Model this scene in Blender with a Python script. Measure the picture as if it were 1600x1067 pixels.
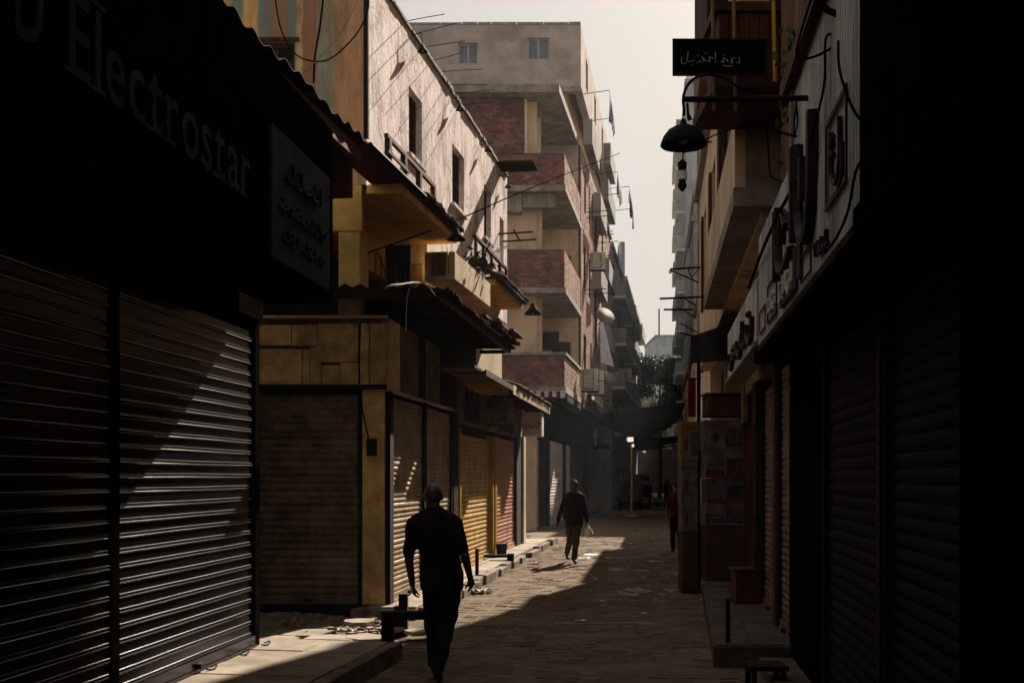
import bpy, bmesh, math, random
from mathutils import Vector, Matrix, noise
R = random.Random(7)
sc = bpy.context.scene
for _o in list(bpy.data.objects): bpy.data.objects.remove(_o)

# ------------------------------------------------------------------ camera
cam = bpy.data.objects.new('camera', bpy.data.cameras.new('camera'))
sc.collection.objects.link(cam); sc.camera = cam
cam.location = (0, 0, 1.8); cam.rotation_euler = (math.radians(90), 0, 0)
cam.data.sensor_width = 36; cam.data.lens = 40.5; cam.data.shift_y = 0.132
cam.data.clip_start = 0.05; cam.data.clip_end = 3000
# ------------------------------------------------------------------ sky, sun, exposure
AZ = math.atan2(.345, .939); EL = math.radians(33.4)      # azimuth clockwise from +Y
w = bpy.data.worlds.new('World'); sc.world = w; w.use_nodes = True
nt = w.node_tree; bg = nt.nodes['Background']
sky = nt.nodes.new('ShaderNodeTexSky'); sky.sky_type = 'NISHITA'; sky.sun_disc = False
sky.sun_elevation = EL; sky.sun_rotation = AZ
sky.dust_density = 5; sky.air_density = 1.0; sky.ozone_density = 1.0
mx = nt.nodes.new('ShaderNodeMix'); mx.data_type = 'RGBA'; mx.inputs[0].default_value = .85
nt.links.new(sky.outputs[0], mx.inputs[6]); mx.inputs[7].default_value = (8.6, 8.1, 7.5, 1)
nt.links.new(mx.outputs[2], bg.inputs[0]); bg.inputs[1].default_value = .028
sun = bpy.data.objects.new('sun', bpy.data.lights.new('sun', 'SUN')); sc.collection.objects.link(sun)
sun.data.energy = 5.0; sun.data.angle = math.radians(.5); sun.data.color = (1, .87, .72)
sdir = Vector((math.sin(AZ) * math.cos(EL), math.cos(AZ) * math.cos(EL), math.sin(EL)))
sun.rotation_euler = sdir.to_track_quat('Z', 'Y').to_euler(); sun.location = (20, 50, 40)
vs = sc.view_settings; vs.view_transform = 'Standard'; vs.look = 'None'; vs.gamma = 1; vs.use_curve_mapping = False
vs.exposure = 1.38
sc.cycles.use_denoising = True; sc.cycles.max_bounces = 5; sc.cycles.diffuse_bounces = 3; sc.cycles.volume_bounces = 0
sc.cycles.glossy_bounces = 2; sc.cycles.caustics_reflective = False; sc.cycles.caustics_refractive = False

# ------------------------------------------------------------------ helpers
def W(px, py, Y): return ((px - 800) / 1800 * Y, Y, 1.8 + (745 - py) / 1800 * Y)
class Fr:                                 # a wall line X = c + d*Y; n > 0 stands out towards the street
    def __init__(s, c, d, side=1):
        s.c, s.d = c, d; L = math.hypot(1, d); s.nx, s.ny = side / L, -side * d / L
    def p(s, u, n, z): return (s.c + s.d * u + n * s.nx, u + n * s.ny, z)
class Ff:                                 # a wall facing back down the street at Y = y; u is X, n > 0 nearer
    def __init__(s, y): s.y = y
    def p(s, u, n, z): return (u, s.y - n, z)
class Wd:
    def p(s, x, y, z): return (x, y, z)
WD = Wd()
ORG = {}
def link(o, parent=None):
    sc.collection.objects.link(o)
    if parent: o.parent = parent
    return o
def tag(o, label=None, cat=None, group=None, kind=None):
    if label: o['label'] = label
    if cat: o['category'] = cat
    if group: o['group'] = group
    if kind: o['kind'] = kind
    return o
def thing(name, loc, label, cat, group=None):
    o = bpy.data.objects.new(name, None); o.empty_display_size = .2; o.location = loc
    link(o); ORG[o.name] = Vector(loc); return tag(o, label, cat, group)
def org(o):
    if o is None: return Vector((0, 0, 0))
    return ORG.get(o.name, Vector((0, 0, 0)))
class MB:
    def __init__(s): s.v = []; s.f = []
    def hexa(s, P):
        b = len(s.v); s.v += [tuple(p) for p in P]
        s.f += [tuple(b + i for i in q) for q in ((0, 3, 2, 1), (4, 5, 6, 7), (0, 1, 5, 4), (1, 2, 6, 5), (2, 3, 7, 6), (3, 0, 4, 7))]
        return s
    def box(s, fr, u0, u1, n0, n1, z0, z1):
        return s.hexa([fr.p(u, n, z) for z in (z0, z1) for u, n in ((u0, n0), (u1, n0), (u1, n1), (u0, n1))])
    def prism(s, pts, ext):
        b = len(s.v); k = len(pts); e = Vector(ext)
        s.v += [tuple(p) for p in pts] + [tuple(Vector(p) + e) for p in pts]
        s.f += [tuple(range(b, b + k)), tuple(reversed(range(b + k, b + 2 * k)))]
        s.f += [(b + i, b + (i + 1) % k, b + k + (i + 1) % k, b + k + i) for i in range(k)]; return s
    def rings(s, rs, cap=True):
        k = len(rs[0]); b = len(s.v)
        for r in rs: s.v += [tuple(p) for p in r]
        for j in range(len(rs) - 1):
            for i in range(k):
                s.f.append((b + j * k + i, b + j * k + (i + 1) % k, b + (j + 1) * k + (i + 1) % k, b + (j + 1) * k + i))
        if cap: s.f += [tuple(reversed(range(b, b + k))), tuple(range(b + (len(rs) - 1) * k, b + len(rs) * k))]
        return s
    def tube(s, pts, r, seg=6, sx=1.0):
        P = [Vector(p) for p in pts]; rs = []; up = None
        for i, p in enumerate(P):
            t = (P[min(i + 1, len(P) - 1)] - P[max(i - 1, 0)]).normalized()
            if up is None: up = Vector((0, 0, 1)) if abs(t.z) < .9 else Vector((0, 1, 0))
            a = t.cross(up).normalized(); c = a.cross(t).normalized(); up = c
            rr = r[i] if isinstance(r, (list, tuple)) else r
            rs.append([p + a * math.cos(q * 2 * math.pi / seg) * rr * sx + c * math.sin(q * 2 * math.pi / seg) * rr for q in range(seg)])
        return s.rings(rs)
    def capsule(s, a, b, ra, rb, seg=12):
        a, b = Vector(a), Vector(b); t = (b - a).normalized()
        pts = [a - t * ra * .95, a - t * ra * .7, a - t * ra * .3, a, b, b + t * rb * .3, b + t * rb * .7, b + t * rb * .95]
        rad = [ra * .3, ra * .71, ra * .95, ra, rb, rb * .95, rb * .71, rb * .3]
        return s.tube(pts, rad, seg)
    def ball(s, c, r, seg=14):
        rx, ry, rz = r if isinstance(r, (tuple, list)) else (r, r, r); rs = []
        for j in range(9):
            th = math.pi * (j + .35) / 8.7 if 0 < j < 8 else (.06 if j == 0 else math.pi - .06)
            rs.append([(c[0] + rx * math.sin(th) * math.cos(a), c[1] + ry * math.sin(th) * math.sin(a), c[2] - rz * math.cos(th)) for a in [q * 2 * math.pi / seg for q in range(seg)]])
        return s.rings(rs)
    def lathe(s, c, prof, seg=20):
        return s.rings([[(c[0] + r * math.cos(a), c[1] + r * math.sin(a), c[2] + z) for a in [q * 2 * math.pi / seg for q in range(seg)]] for r, z in prof], cap=False)
    def sheet(s, fn, nu, nv, th=None):
        b = len(s.v)
        for j in range(nv + 1):
            for i in range(nu + 1): s.v.append(tuple(fn(i / nu, j / nv)))
        for j in range(nv):
            for i in range(nu):
                q = b + j * (nu + 1) + i; s.f.append((q, q + 1, q + nu + 2, q + nu + 1))
        if th:                             # a second skin and a rim: th is an offset vector
            t = Vector(th); c = len(s.v); s.v += [tuple(Vector(p) + t) for p in s.v[b:c]]
            s.f += [tuple(reversed([x + c - b for x in f])) for f in s.f[-nu * nv:]]
            rim = [i for i in range(nu + 1)] + [j * (nu + 1) + nu for j in range(1, nv + 1)] + [nv * (nu + 1) + i for i in range(nu - 1, -1, -1)] + [j * (nu + 1) for j in range(nv - 1, 0, -1)]
            for a, d in zip(rim, rim[1:] + rim[:1]): s.f.append((b + a, b + d, c + d, c + a))
        return s
    def wall(s, fr, u0, u1, z0, z1, n0, n1, holes=()):
        us = sorted({u0, u1} | {min(max(x, u0), u1) for h in holes for x in h[:2]})
        zs = sorted({z0, z1} | {min(max(x, z0), z1) for h in holes for x in h[2:4]})
        def solid(i, j):
            if not (0 <= i < len(us) - 1 and 0 <= j < len(zs) - 1): return False
            cu, cz = (us[i] + us[i + 1]) / 2, (zs[j] + zs[j + 1]) / 2
            return not any(h[0] < cu < h[1] and h[2] < cz < h[3] for h in holes)
        def quad(*P):
            b = len(s.v); s.v += [fr.p(*p) for p in P]; s.f.append((b, b + 1, b + 2, b + 3))
        for i in range(len(us) - 1):
            for j in range(len(zs) - 1):
                if not solid(i, j): continue
                a, b_, c, d = us[i], us[i + 1], zs[j], zs[j + 1]
                quad((a, n1, c), (b_, n1, c), (b_, n1, d), (a, n1, d)); quad((a, n0, c), (a, n0, d), (b_, n0, d), (b_, n0, c))
                if not solid(i - 1, j): quad((a, n0, c), (a, n1, c), (a, n1, d), (a, n0, d))
                if not solid(i + 1, j): quad((b_, n0, c), (b_, n0, d), (b_, n1, d), (b_, n1, c))
                if not solid(i, j - 1): quad((a, n0, c), (b_, n0, c), (b_, n1, c), (a, n1, c))
                if not solid(i, j + 1): quad((a, n0, d), (a, n1, d), (b_, n1, d), (b_, n0, d))
        return s
    def build(s, name, mat, parent=None, smooth=False, bevel=0, weld=False):
        o = org(parent); me = bpy.data.meshes.new(name)
        me.from_pydata([(x - o.x, y - o.y, z - o.z) for x, y, z in s.v], [], s.f)
        bm = bmesh.new(); bm.from_mesh(me)
        if weld: bmesh.ops.remove_doubles(bm, verts=bm.verts, dist=1e-4)
        bmesh.ops.recalc_face_normals(bm, faces=bm.faces)
        if bevel: bmesh.ops.bevel(bm, geom=list(bm.edges), offset=bevel, segments=1, affect='EDGES', profile=.5, clamp_overlap=True)
        bm.to_mesh(me); bm.free()
        if smooth:
            for p in me.polygons: p.use_smooth = True
        me.materials.append(mat); ob = bpy.data.objects.new(name, me); link(ob, parent)
        if parent: ORG[ob.name] = o
        else: ORG[ob.name] = Vector((0, 0, 0))
        return ob
def inst(src, parent, dloc=(0, 0, 0), rot=None):
    c = src.copy(); sc.collection.objects.link(c); c.parent = parent
    c.location = Vector(src.location) + Vector(dloc)
    if rot: c.rotation_euler = rot
    return c
def arc(a, b, sag, k=12):
    a, b = Vector(a), Vector(b); return [a.lerp(b, i / k) - Vector((0, 0, sag * 4 * (i / k) * (1 - i / k))) for i in range(k + 1)]
def smooth_path(P, k=6):
    P = [Vector(p) for p in P]; out = []
    for i in range(len(P) - 1):
        p0, p1, p2, p3 = P[max(i - 1, 0)], P[i], P[i + 1], P[min(i + 2, len(P) - 1)]
        for j in range(k):
            t = j / k; out.append(.5 * ((2 * p1) + (p2 - p0) * t + (2 * p0 - 5 * p1 + 4 * p2 - p3) * t * t + (3 * p1 - p0 - 3 * p2 + p3) * t ** 3))
    return out + [P[-1]]

# ------------------------------------------------------------------ materials
def mat(name, c1, c2=None, scale=3.0, rough=.85, bump=.3, metal=0.0, streak=0.0, dirt=0.0, dirtc=(.03, .025, .02), fine=40, bdist=.01, spec=.12, vary=0.0, crack=0):
    m = bpy.data.materials.new(name); m.use_nodes = True; n = m.node_tree.nodes; l = m.node_tree.links
    b = n['Principled BSDF']; b.inputs['Roughness'].default_value = rough; b.inputs['Metallic'].default_value = metal
    b.inputs['Specular IOR Level'].default_value = spec
    g = n.new('ShaderNodeNewGeometry'); mp = n.new('ShaderNodeMapping'); l.new(g.outputs['Position'], mp.inputs[0])
    if streak: mp.inputs['Scale'].default_value = (1, 1, 1 - streak)
    nz = n.new('ShaderNodeTexNoise'); nz.inputs['Scale'].default_value = scale; nz.inputs['Detail'].default_value = 8; nz.inputs['Roughness'].default_value = .65
    l.new(mp.outputs[0], nz.inputs['Vector'])
    cr = n.new('ShaderNodeValToRGB'); cr.color_ramp.elements[0].position = .42; cr.color_ramp.elements[1].position = .58
    c2 = c2 or tuple(x * .7 for x in c1)
    cr.color_ramp.elements[0].color = (*c2, 1); cr.color_ramp.elements[1].color = (*c1, 1); l.new(nz.outputs['Fac'], cr.inputs[0])
    col = cr.outputs[0]
    if dirt:
        n2 = n.new('ShaderNodeTexNoise'); n2.inputs['Scale'].default_value = scale * .45; n2.inputs['Detail'].default_value = 10; n2.inputs['Roughness'].default_value = .75
        l.new(mp.outputs[0], n2.inputs['Vector'])
        r2 = n.new('ShaderNodeValToRGB'); r2.color_ramp.elements[0].position = .50; r2.color_ramp.elements[1].position = .64
        r2.color_ramp.elements[0].color = (0, 0, 0, 1); r2.color_ramp.elements[1].color = (dirt, dirt, dirt, 1); l.new(n2.outputs['Fac'], r2.inputs[0])
        mm = n.new('ShaderNodeMix'); mm.data_type = 'RGBA'; l.new(r2.outputs[0], mm.inputs[0]); l.new(col, mm.inputs[6]); mm.inputs[7].default_value = (*dirtc, 1); col = mm.outputs[2]
    if crack:
        wn = n.new('ShaderNodeTexNoise'); wn.inputs['Scale'].default_value = 2.2; wn.inputs['Detail'].default_value = 6; l.new(g.outputs['Position'], wn.inputs[0])
        va = n.new('ShaderNodeVectorMath'); va.operation = 'MULTIPLY_ADD'; l.new(wn.outputs['Color'], va.inputs[0]); va.inputs[1].default_value = (1.2, 1.2, 1.2); l.new(g.outputs['Position'], va.inputs[2])
        vo = n.new('ShaderNodeTexVoronoi'); vo.feature = 'DISTANCE_TO_EDGE'; vo.inputs['Scale'].default_value = .8; l.new(va.outputs[0], vo.inputs[0])
        vr = n.new('ShaderNodeMapRange'); vr.inputs[1].default_value = .004; vr.inputs[2].default_value = .012; vr.inputs[3].default_value = .8; vr.inputs[4].default_value = 0; l.new(vo.outputs['Distance'], vr.inputs[0])
        pn_ = n.new('ShaderNodeTexNoise'); pn_.inputs['Scale'].default_value = .9; pn_.inputs['Detail'].default_value = 9; pn_.inputs['Roughness'].default_value = .7; l.new(g.outputs['Position'], pn_.inputs[0])
        pr_ = n.new('ShaderNodeMapRange'); pr_.inputs[1].default_value = .52; pr_.inputs[2].default_value = .60; pr_.inputs[4].default_value = .55; l.new(pn_.outputs['Fac'], pr_.inputs[0])
        m1 = n.new('ShaderNodeMix'); m1.data_type = 'RGBA'; l.new(pr_.outputs[0], m1.inputs[0]); l.new(col, m1.inputs[6]); m1.inputs[7].default_value = (.88, .80, .78, 1)
        m2 = n.new('ShaderNodeMix'); m2.data_type = 'RGBA'; l.new(vr.outputs[0], m2.inputs[0]); l.new(m1.outputs[2], m2.inputs[6]); m2.inputs[7].default_value = (.16, .12, .10, 1); col = m2.outputs[2]
    if vary:
        oi = n.new('ShaderNodeObjectInfo'); hs = n.new('ShaderNodeHueSaturation'); mr = n.new('ShaderNodeMapRange'); ad = n.new('ShaderNodeMath'); ad.operation = 'ADD'; fr_ = n.new('ShaderNodeMath'); fr_.operation = 'FRACT'
        l.new(oi.outputs['Random'], ad.inputs[0]); l.new(g.outputs['Random Per Island'], ad.inputs[1]); l.new(ad.outputs[0], fr_.inputs[0]); l.new(fr_.outputs[0], mr.inputs[0]); mr.inputs[3].default_value = 1 - vary; mr.inputs[4].default_value = 1 + vary
        l.new(mr.outputs[0], hs.inputs['Value']); l.new(col, hs.inputs['Color']); col = hs.outputs[0]
    l.new(col, b.inputs['Base Color'])
    if bump:
        n3 = n.new('ShaderNodeTexNoise'); n3.inputs['Scale'].default_value = fine; n3.inputs['Detail'].default_value = 6; n3.inputs['Roughness'].default_value = .7
        l.new(g.outputs['Position'], n3.inputs['Vector'])
        bp = n.new('ShaderNodeBump'); bp.inputs['Strength'].default_value = bump; bp.inputs['Distance'].default_value = bdist
        l.new(n3.outputs['Fac'], bp.inputs['Height']); l.new(bp.outputs[0], b.inputs['Normal'])
    return m
M = {}
M['ground'] = mat('dusty_earth', (.18, .137, .097), (.125, .094, .067), 1.8, .97, .7, spec=.05, dirt=.5, fine=25, bdist=.02)
M['paver'] = mat('street_block', (.185, .140, .098), (.125, .094, .067), 2.2, .95, .9, dirt=.5, dirtc=(.085, .066, .048), fine=26, bdist=.02, vary=.09, spec=.05)
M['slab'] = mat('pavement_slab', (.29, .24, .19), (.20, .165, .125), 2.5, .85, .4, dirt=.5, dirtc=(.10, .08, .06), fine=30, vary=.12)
M['curb'] = mat('curb_concrete', (.21, .165, .12), (.12, .094, .068), 4, .9, .6, dirt=.6, fine=22, bdist=.02, vary=.15)
M['debris'] = mat('rubble', (.32, .26, .20), (.14, .11, .085), 9, .95, .6, fine=30, vary=.3)
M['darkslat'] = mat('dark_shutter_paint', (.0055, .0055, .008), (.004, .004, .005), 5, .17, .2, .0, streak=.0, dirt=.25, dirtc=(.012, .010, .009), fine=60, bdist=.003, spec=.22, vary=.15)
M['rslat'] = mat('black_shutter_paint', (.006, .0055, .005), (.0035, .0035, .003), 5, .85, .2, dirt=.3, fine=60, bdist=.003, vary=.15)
M['brownslat'] = mat('brown_shutter_paint', (.175, .125, .080), (.085, .060, .040), 4, .55, .3, dirt=.55, dirtc=(.03, .022, .016), fine=50, bdist=.004, vary=.12)
M['tanslat'] = mat('tan_shutter_paint', (.33, .235, .135), (.21, .145, .085), 3, .55, .3, dirt=.55, dirtc=(.10, .07, .05), fine=50, bdist=.004)
M['yelslat'] = mat('yellow_shutter_paint', (.52, .33, .075), (.36, .225, .055), 3, .5, .3, dirt=.5, dirtc=(.16, .11, .05), fine=50, bdist=.004)
M['redslat'] = mat('salmon_shutter_paint', (.42, .19, .12), (.30, .13, .085), 3, .5, .3, dirt=.5, dirtc=(.2, .12, .07), fine=50, bdist=.004)
M['greyslat'] = mat('grey_shutter_metal', (.68, .63, .56), (.52, .48, .43), 3, .6, .3, 0, dirt=.4, fine=50, bdist=.004)
M['yelpaint'] = mat('yellow_post_paint', (.42, .26, .03), (.29, .17, .02), 6, .5, .2, dirt=.4)
M['darkmetal'] = mat('dark_metal', (.012, .0105, .010), (.007, .006, .0055), 6, .8, .25, 0, dirt=.3, dirtc=(.05, .035, .025))
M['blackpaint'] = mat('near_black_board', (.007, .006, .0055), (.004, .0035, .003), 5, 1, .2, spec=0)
M['bluepanel'] = mat('faded_blue_board', (.035, .042, .046), (.02, .025, .028), 3, .8, .2, dirt=.4)
M['letter_grey'] = mat('faded_letter_paint', (.038, .033, .031), (.016, .014, .013), 3, .8, .1)
M['letter_dark'] = mat('dark_letter_paint', (.02, .018, .016), (.012, .011, .01), 6, .6, .1)
M['letter_red'] = mat('red_print', (.22, .02, .015), (.16, .015, .01), 6, .6, .05)
M['rust'] = mat('rusty_sheet', (.045, .029, .019), (.020, .013, .009), 5, .95, .5, spec=.02, dirt=.5, dirtc=(.10, .05, .025), fine=30)
M['tile'] = mat('clay_tile', (.11, .055, .03), (.045, .022, .014), 7, .85, .5, dirt=.5, vary=.3)
M['pink'] = mat('pink_plaster', (.85, .74, .72), (.54, .45, .43), 4.5, .92, .9, streak=.66, dirt=.85, dirtc=(.24, .195, .175), fine=11, bdist=.02, crack=1)
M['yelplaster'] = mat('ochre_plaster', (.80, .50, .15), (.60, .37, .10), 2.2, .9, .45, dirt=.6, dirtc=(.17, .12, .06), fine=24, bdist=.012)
M['cream'] = mat('cream_plaster', (.58, .46, .32), (.42, .32, .21), 1.6, .9, .35, streak=.5, dirt=.5, dirtc=(.2, .15, .1), fine=20)
M['beige'] = mat('beige_plaster', (.58, .44, .31), (.44, .33, .23), 1.2, .9, .35, streak=.4, dirt=.4, dirtc=(.14, .10, .07), fine=20)
M['grey'] = mat('grey_render', (.40, .34, .31), (.29, .25, .225), 1.0, .95, .5, dirt=.4, dirtc=(.12, .10, .09), fine=14, bdist=.03)
M['conc'] = mat('weathered_concrete', (.30, .27, .23), (.18, .16, .135), 1.8, .9, .5, streak=.5, dirt=.55, dirtc=(.08, .065, .05), fine=18)
M['whitep'] = mat('white_plaster', (.62, .60, .55), (.48, .46, .42), 1.6, .85, .3, dirt=.4, dirtc=(.2, .18, .15))
M['brick'] = mat('red_brick', (.23, .11, .085), (.13, .062, .05), 3.2, .9, .5, dirt=.35, dirtc=(.09, .06, .05), fine=40, vary=.35)
M['brick2'] = mat('pale_side_brick', (.36, .21, .15), (.23, .125, .09), 3.2, .9, .5, dirt=.4, dirtc=(.30, .23, .17), fine=40, vary=.3)  # paler brick for the street-side faces
M['mortar'] = mat('mortar', (.085, .065, .055), (.05, .038, .031), 4, .95, .5)
M['marble'] = mat('ochre_marble', (.66, .41, .14), (.40, .235, .07), 2.8, .42, .12, dirt=.75, dirtc=(.16, .095, .04), fine=14, spec=.5, vary=.15)
M['wood'] = mat('dark_red_wood', (.085, .032, .02), (.04, .017, .011), 6, .75, .4, streak=.8, dirt=.3, vary=.2)
M['wood2'] = mat('weathered_brown_wood', (.17, .095, .055), (.085, .048, .028), 6, .8, .4, streak=.8, dirt=.3, vary=.2)
M['clad'] = mat('grey_metal_cladding', (.55, .56, .53), (.30, .305, .29), 2.5, .55, .25, .1, streak=.85, dirt=.5, dirtc=(.07, .06, .05))
M['cable'] = mat('black_cable', (.008, .007, .006), None, 5, 1, 0, spec=0)
M['cloth_d'] = mat('dark_canvas', (.035, .033, .036), (.018, .017, .018), 1.5, .95, .5, fine=8, bdist=.05)
M['cloth_w'] = mat('white_cloth', (.62, .60, .62), (.42, .41, .45), 4, .9, .3, vary=.2)
M['cloth_b'] = mat('blue_cloth', (.12, .17, .26), (.07, .10, .16), 4, .9, .3, vary=.3)
M['cloth_r'] = mat('red_cloth', (.13, .012, .012), (.08, .008, .008), 4, .9, .3, vary=.3)
M['glass'] = mat('window_glass', (.10, .13, .15), (.06, .08, .09), 1, .08, 0, spec=.6)
M['darkhole'] = mat('painted_dark_interior', (.014, .011, .009), (.008, .007, .006), 3, .9, .2)  # near-black colour stands in for darkness inside openings
M['carton_w'] = mat('printed_carton', (.13, .105, .098), (.07, .055, .05), 6, .7, .1, vary=.2)
M['carton_y'] = mat('yellow_printed_carton', (.17, .115, .045), (.11, .07, .03), 2, .7, .1)
M['carton_b'] = mat('brown_carton', (.075, .045, .032), (.05, .03, .022), 2, .8, .2, vary=.15)
M['carton_r'] = mat('red_carton_print', (.15, .03, .018), (.10, .02, .013), 2, .7, .1)
M['skin'] = mat('skin', (.07, .038, .025), (.05, .028, .018), 8, .45, .1, spec=.4)
M['shirt_k'] = mat('black_shirt', (.016, .013, .013), (.010, .009, .009), 6, .9, .4, fine=60, bdist=.004)
M['trouser_k'] = mat('black_trousers', (.013, .012, .014), (.009, .008, .009), 6, .9, .4, fine=60, bdist=.004)
M['shirt_m'] = mat('maroon_shirt', (.022, .010, .010), (.014, .007, .007), 6, .9, .4, fine=60, bdist=.004)
M['trouser_g'] = mat('grey_brown_trousers', (.075, .06, .052), (.048, .038, .033), 6, .9, .4, fine=60, bdist=.004)
M['shoe'] = mat('dark_shoe', (.02, .016, .013), None, 6, .5, .1)
M['bag'] = mat('pale_plastic_bag', (.85, .80, .72), (.66, .60, .52), 12, .5, .6, fine=30, bdist=.01)
M['fur'] = mat('brown_fur', (.10, .06, .035), (.04, .025, .015), 18, .9, .5, fine=120, bdist=.004)
M['leaf'] = mat('leaf', (.075, .14, .04), (.035, .07, .022), 2, .6, 0, vary=.2)
M['bark'] = mat('bark', (.09, .065, .045), None, 6, .95, .6)
M['acwhite'] = mat('air_conditioner_paint', (.55, .53, .47), (.42, .40, .35), 3, .6, .1, dirt=.4)
M['paper'] = mat('litter_paper', (.62, .58, .54), (.4, .37, .34), 8, .8, .3, vary=.25)
M['distant'] = mat('haze_tinted_plaster', (.33, .36, .37), (.24, .265, .28), .6, .95, .3, streak=.4, dirt=.4, dirtc=(.14, .13, .12), fine=6)  # bluish haze tint mixed into the wall colour
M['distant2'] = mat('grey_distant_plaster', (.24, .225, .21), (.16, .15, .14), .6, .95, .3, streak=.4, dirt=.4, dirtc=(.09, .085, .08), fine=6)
def striped():
    m = mat('striped_painted_plaster', (.3, .2, .1), None, 3, .92, .5, dirt=.4, fine=24, bdist=.015)
    n = m.node_tree.nodes; l = m.node_tree.links; b = n['Principled BSDF']
    g = n.new('ShaderNodeNewGeometry'); sp = n.new('ShaderNodeSeparateXYZ'); l.new(g.outputs['Position'], sp.inputs[0])
    nz = n.new('ShaderNodeTexNoise'); nz.inputs['Scale'].default_value = 3; nz.inputs['Detail'].default_value = 6; l.new(g.outputs['Position'], nz.inputs[0])
    a = n.new('ShaderNodeMath'); a.operation = 'MULTIPLY_ADD'; l.new(nz.outputs['Fac'], a.inputs[0]); a.inputs[1].default_value = .09; l.new(sp.outputs[0], a.inputs[2])
    mr = n.new('ShaderNodeMapRange'); mr.inputs[1].default_value = -4.5; mr.inputs[2].default_value = -1.85; l.new(a.outputs[0], mr.inputs[0])
    cr = n.new('ShaderNodeValToRGB'); cr.color_ramp.interpolation = 'LINEAR'; l.new(mr.outputs[0], cr.inputs[0])
    T = (.15, .29, .27); B = (.62, .36, .20); C = (.86, .62, .30); D = (.36, .18, .11); G = (.36, .42, .30); E = (.74, .42, .16)
    px = [(300, B), (326, T), (340, E), (368, T), (386, E), (409, T), (431, D), (455, T), (469, C), (478, D), (501, G), (527, B)]
    els = cr.color_ramp.elements; st = [(((x - 800) / 120 + 0) / 1 , c) for x, c in px]
    pos = [max(0, (x + 4.5) / 2.65) for x, c in st]
    els[0].position = 0; els[0].color = (*px[0][1], 1); els[1].position = 1; els[1].color = (*B, 1)
    for i in range(1, len(px)):
        e = els.new(max(.001, pos[i] - .006)); e.color = (*px[i - 1][1], 1)
        e = els.new(pos[i] + .004); e.color = (*px[i][1], 1)
    hv = n.new('ShaderNodeTexNoise'); hv.inputs['Scale'].default_value = 2.2; hv.inputs['Detail'].default_value = 9; hv.inputs['Roughness'].default_value = .7
    mp = n.new('ShaderNodeMapping'); mp.inputs['Scale'].default_value = (2.2, 2.2, .45); l.new(g.outputs['Position'], mp.inputs[0]); l.new(mp.outputs[0], hv.inputs[0])
    r2 = n.new('ShaderNodeMapRange'); r2.inputs[1].default_value = .40; r2.inputs[2].default_value = .66; r2.inputs[4].default_value = .9; l.new(hv.outputs['Fac'], r2.inputs[0])
    mm = n.new('ShaderNodeMix'); mm.data_type = 'RGBA'; l.new(r2.outputs[0], mm.inputs[0]); l.new(cr.outputs[0], mm.inputs[6]); mm.inputs[7].default_value = (.25, .165, .095, 1)
    l.new(mm.outputs[2], b.inputs['Base Color']); return m
M['striped'] = striped()
def wetmat():
    m = mat('standing_water', (.06, .048, .038), (.035, .029, .023), 6, .16, 1.0, fine=9, bdist=.04, spec=.7)
    return m
M['wet'] = wetmat()
M['dry'] = mat('dry_leaves', (.05, .045, .022), (.025, .022, .012), 6, .9, 0, vary=.3)
M['slab_dark'] = mat('dark_step_slab', (.11, .085, .068), (.06, .047, .038), 3, .9, .4, dirt=.5)  # darker version of the pavement slab colour
M['print'] = mat('faded_print', (.075, .06, .058), (.03, .025, .024), 14, .8, .05)
M['dimochre'] = mat('shade_dimmed_ochre', (.20, .14, .065), (.10, .07, .035), 3, .9, .4, dirt=.6)  # ochre darkened in colour to stand in for canopy shade

# ------------------------------------------------------------------ frames of the street
FA = Fr(-3.70, .111)            # near left shutters
FE = Fr(-4.40, .167)            # pink building
FB = Fr(-3.57, .132)            # marble shop row
FK = Fr(-3.97, .15)             # brick building, upper floors
FG = Fr(-4.34, .14)             # brick building, ground floor
FR = Fr(1.31, .125, -1)         # right wall
FS = Fr(.90, .125, -1)          # right signs
FT = Fr(1.03, .125, -1)         # right upper facade
FC = Fr(-3.08, .136)            # left kerb

# ------------------------------------------------------------------ ground
g = MB().box(WD, -650, 650, -650, 650, -.6, -.03).build('ground', M['ground']); tag(g, kind='structure')
st = MB().box(WD, -6, 30, 34.2, 190, -.028, -.004).build('street', M['paver']); tag(st, kind='structure')
nf = lambda x, y: .012 * noise.noise(Vector((x * .7, y * .7, 0)))
road = MB(); road.sheet(lambda u, v: (FC.p(2 + v * 32.2, -1.0 + u * 6.6, 0)[0], 2 + v * 32.2, -.018 + nf(FC.p(2 + v * 32.2, -1.0 + u * 6.6, 0)[0], 2 + v * 32.2) + .0145 + .010 * noise.noise(Vector((u * 9, v * 45, 2)))), 60, 240)
road = road.build('street', M['ground']); tag(road, kind='structure')
blocks = []; pitchY, pitchU = .12, .205
yrow = 9.3; k = 0
while yrow < 34.1:
    off = (k % 2) * pitchU / 2; x0 = FC.p(yrow, 0, 0)[0] + .03 + off; x1 = FR.p(yrow, 0, 0)[0] - .05
    x = x0 - (off if off else 0)
    while x < x1:
        missing = noise.noise(Vector((x * 1.1, yrow * .8, 4))) > .33
        if not missing: blocks.append((x, yrow))
        x += pitchU
    yrow += pitchY; k += 1
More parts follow.
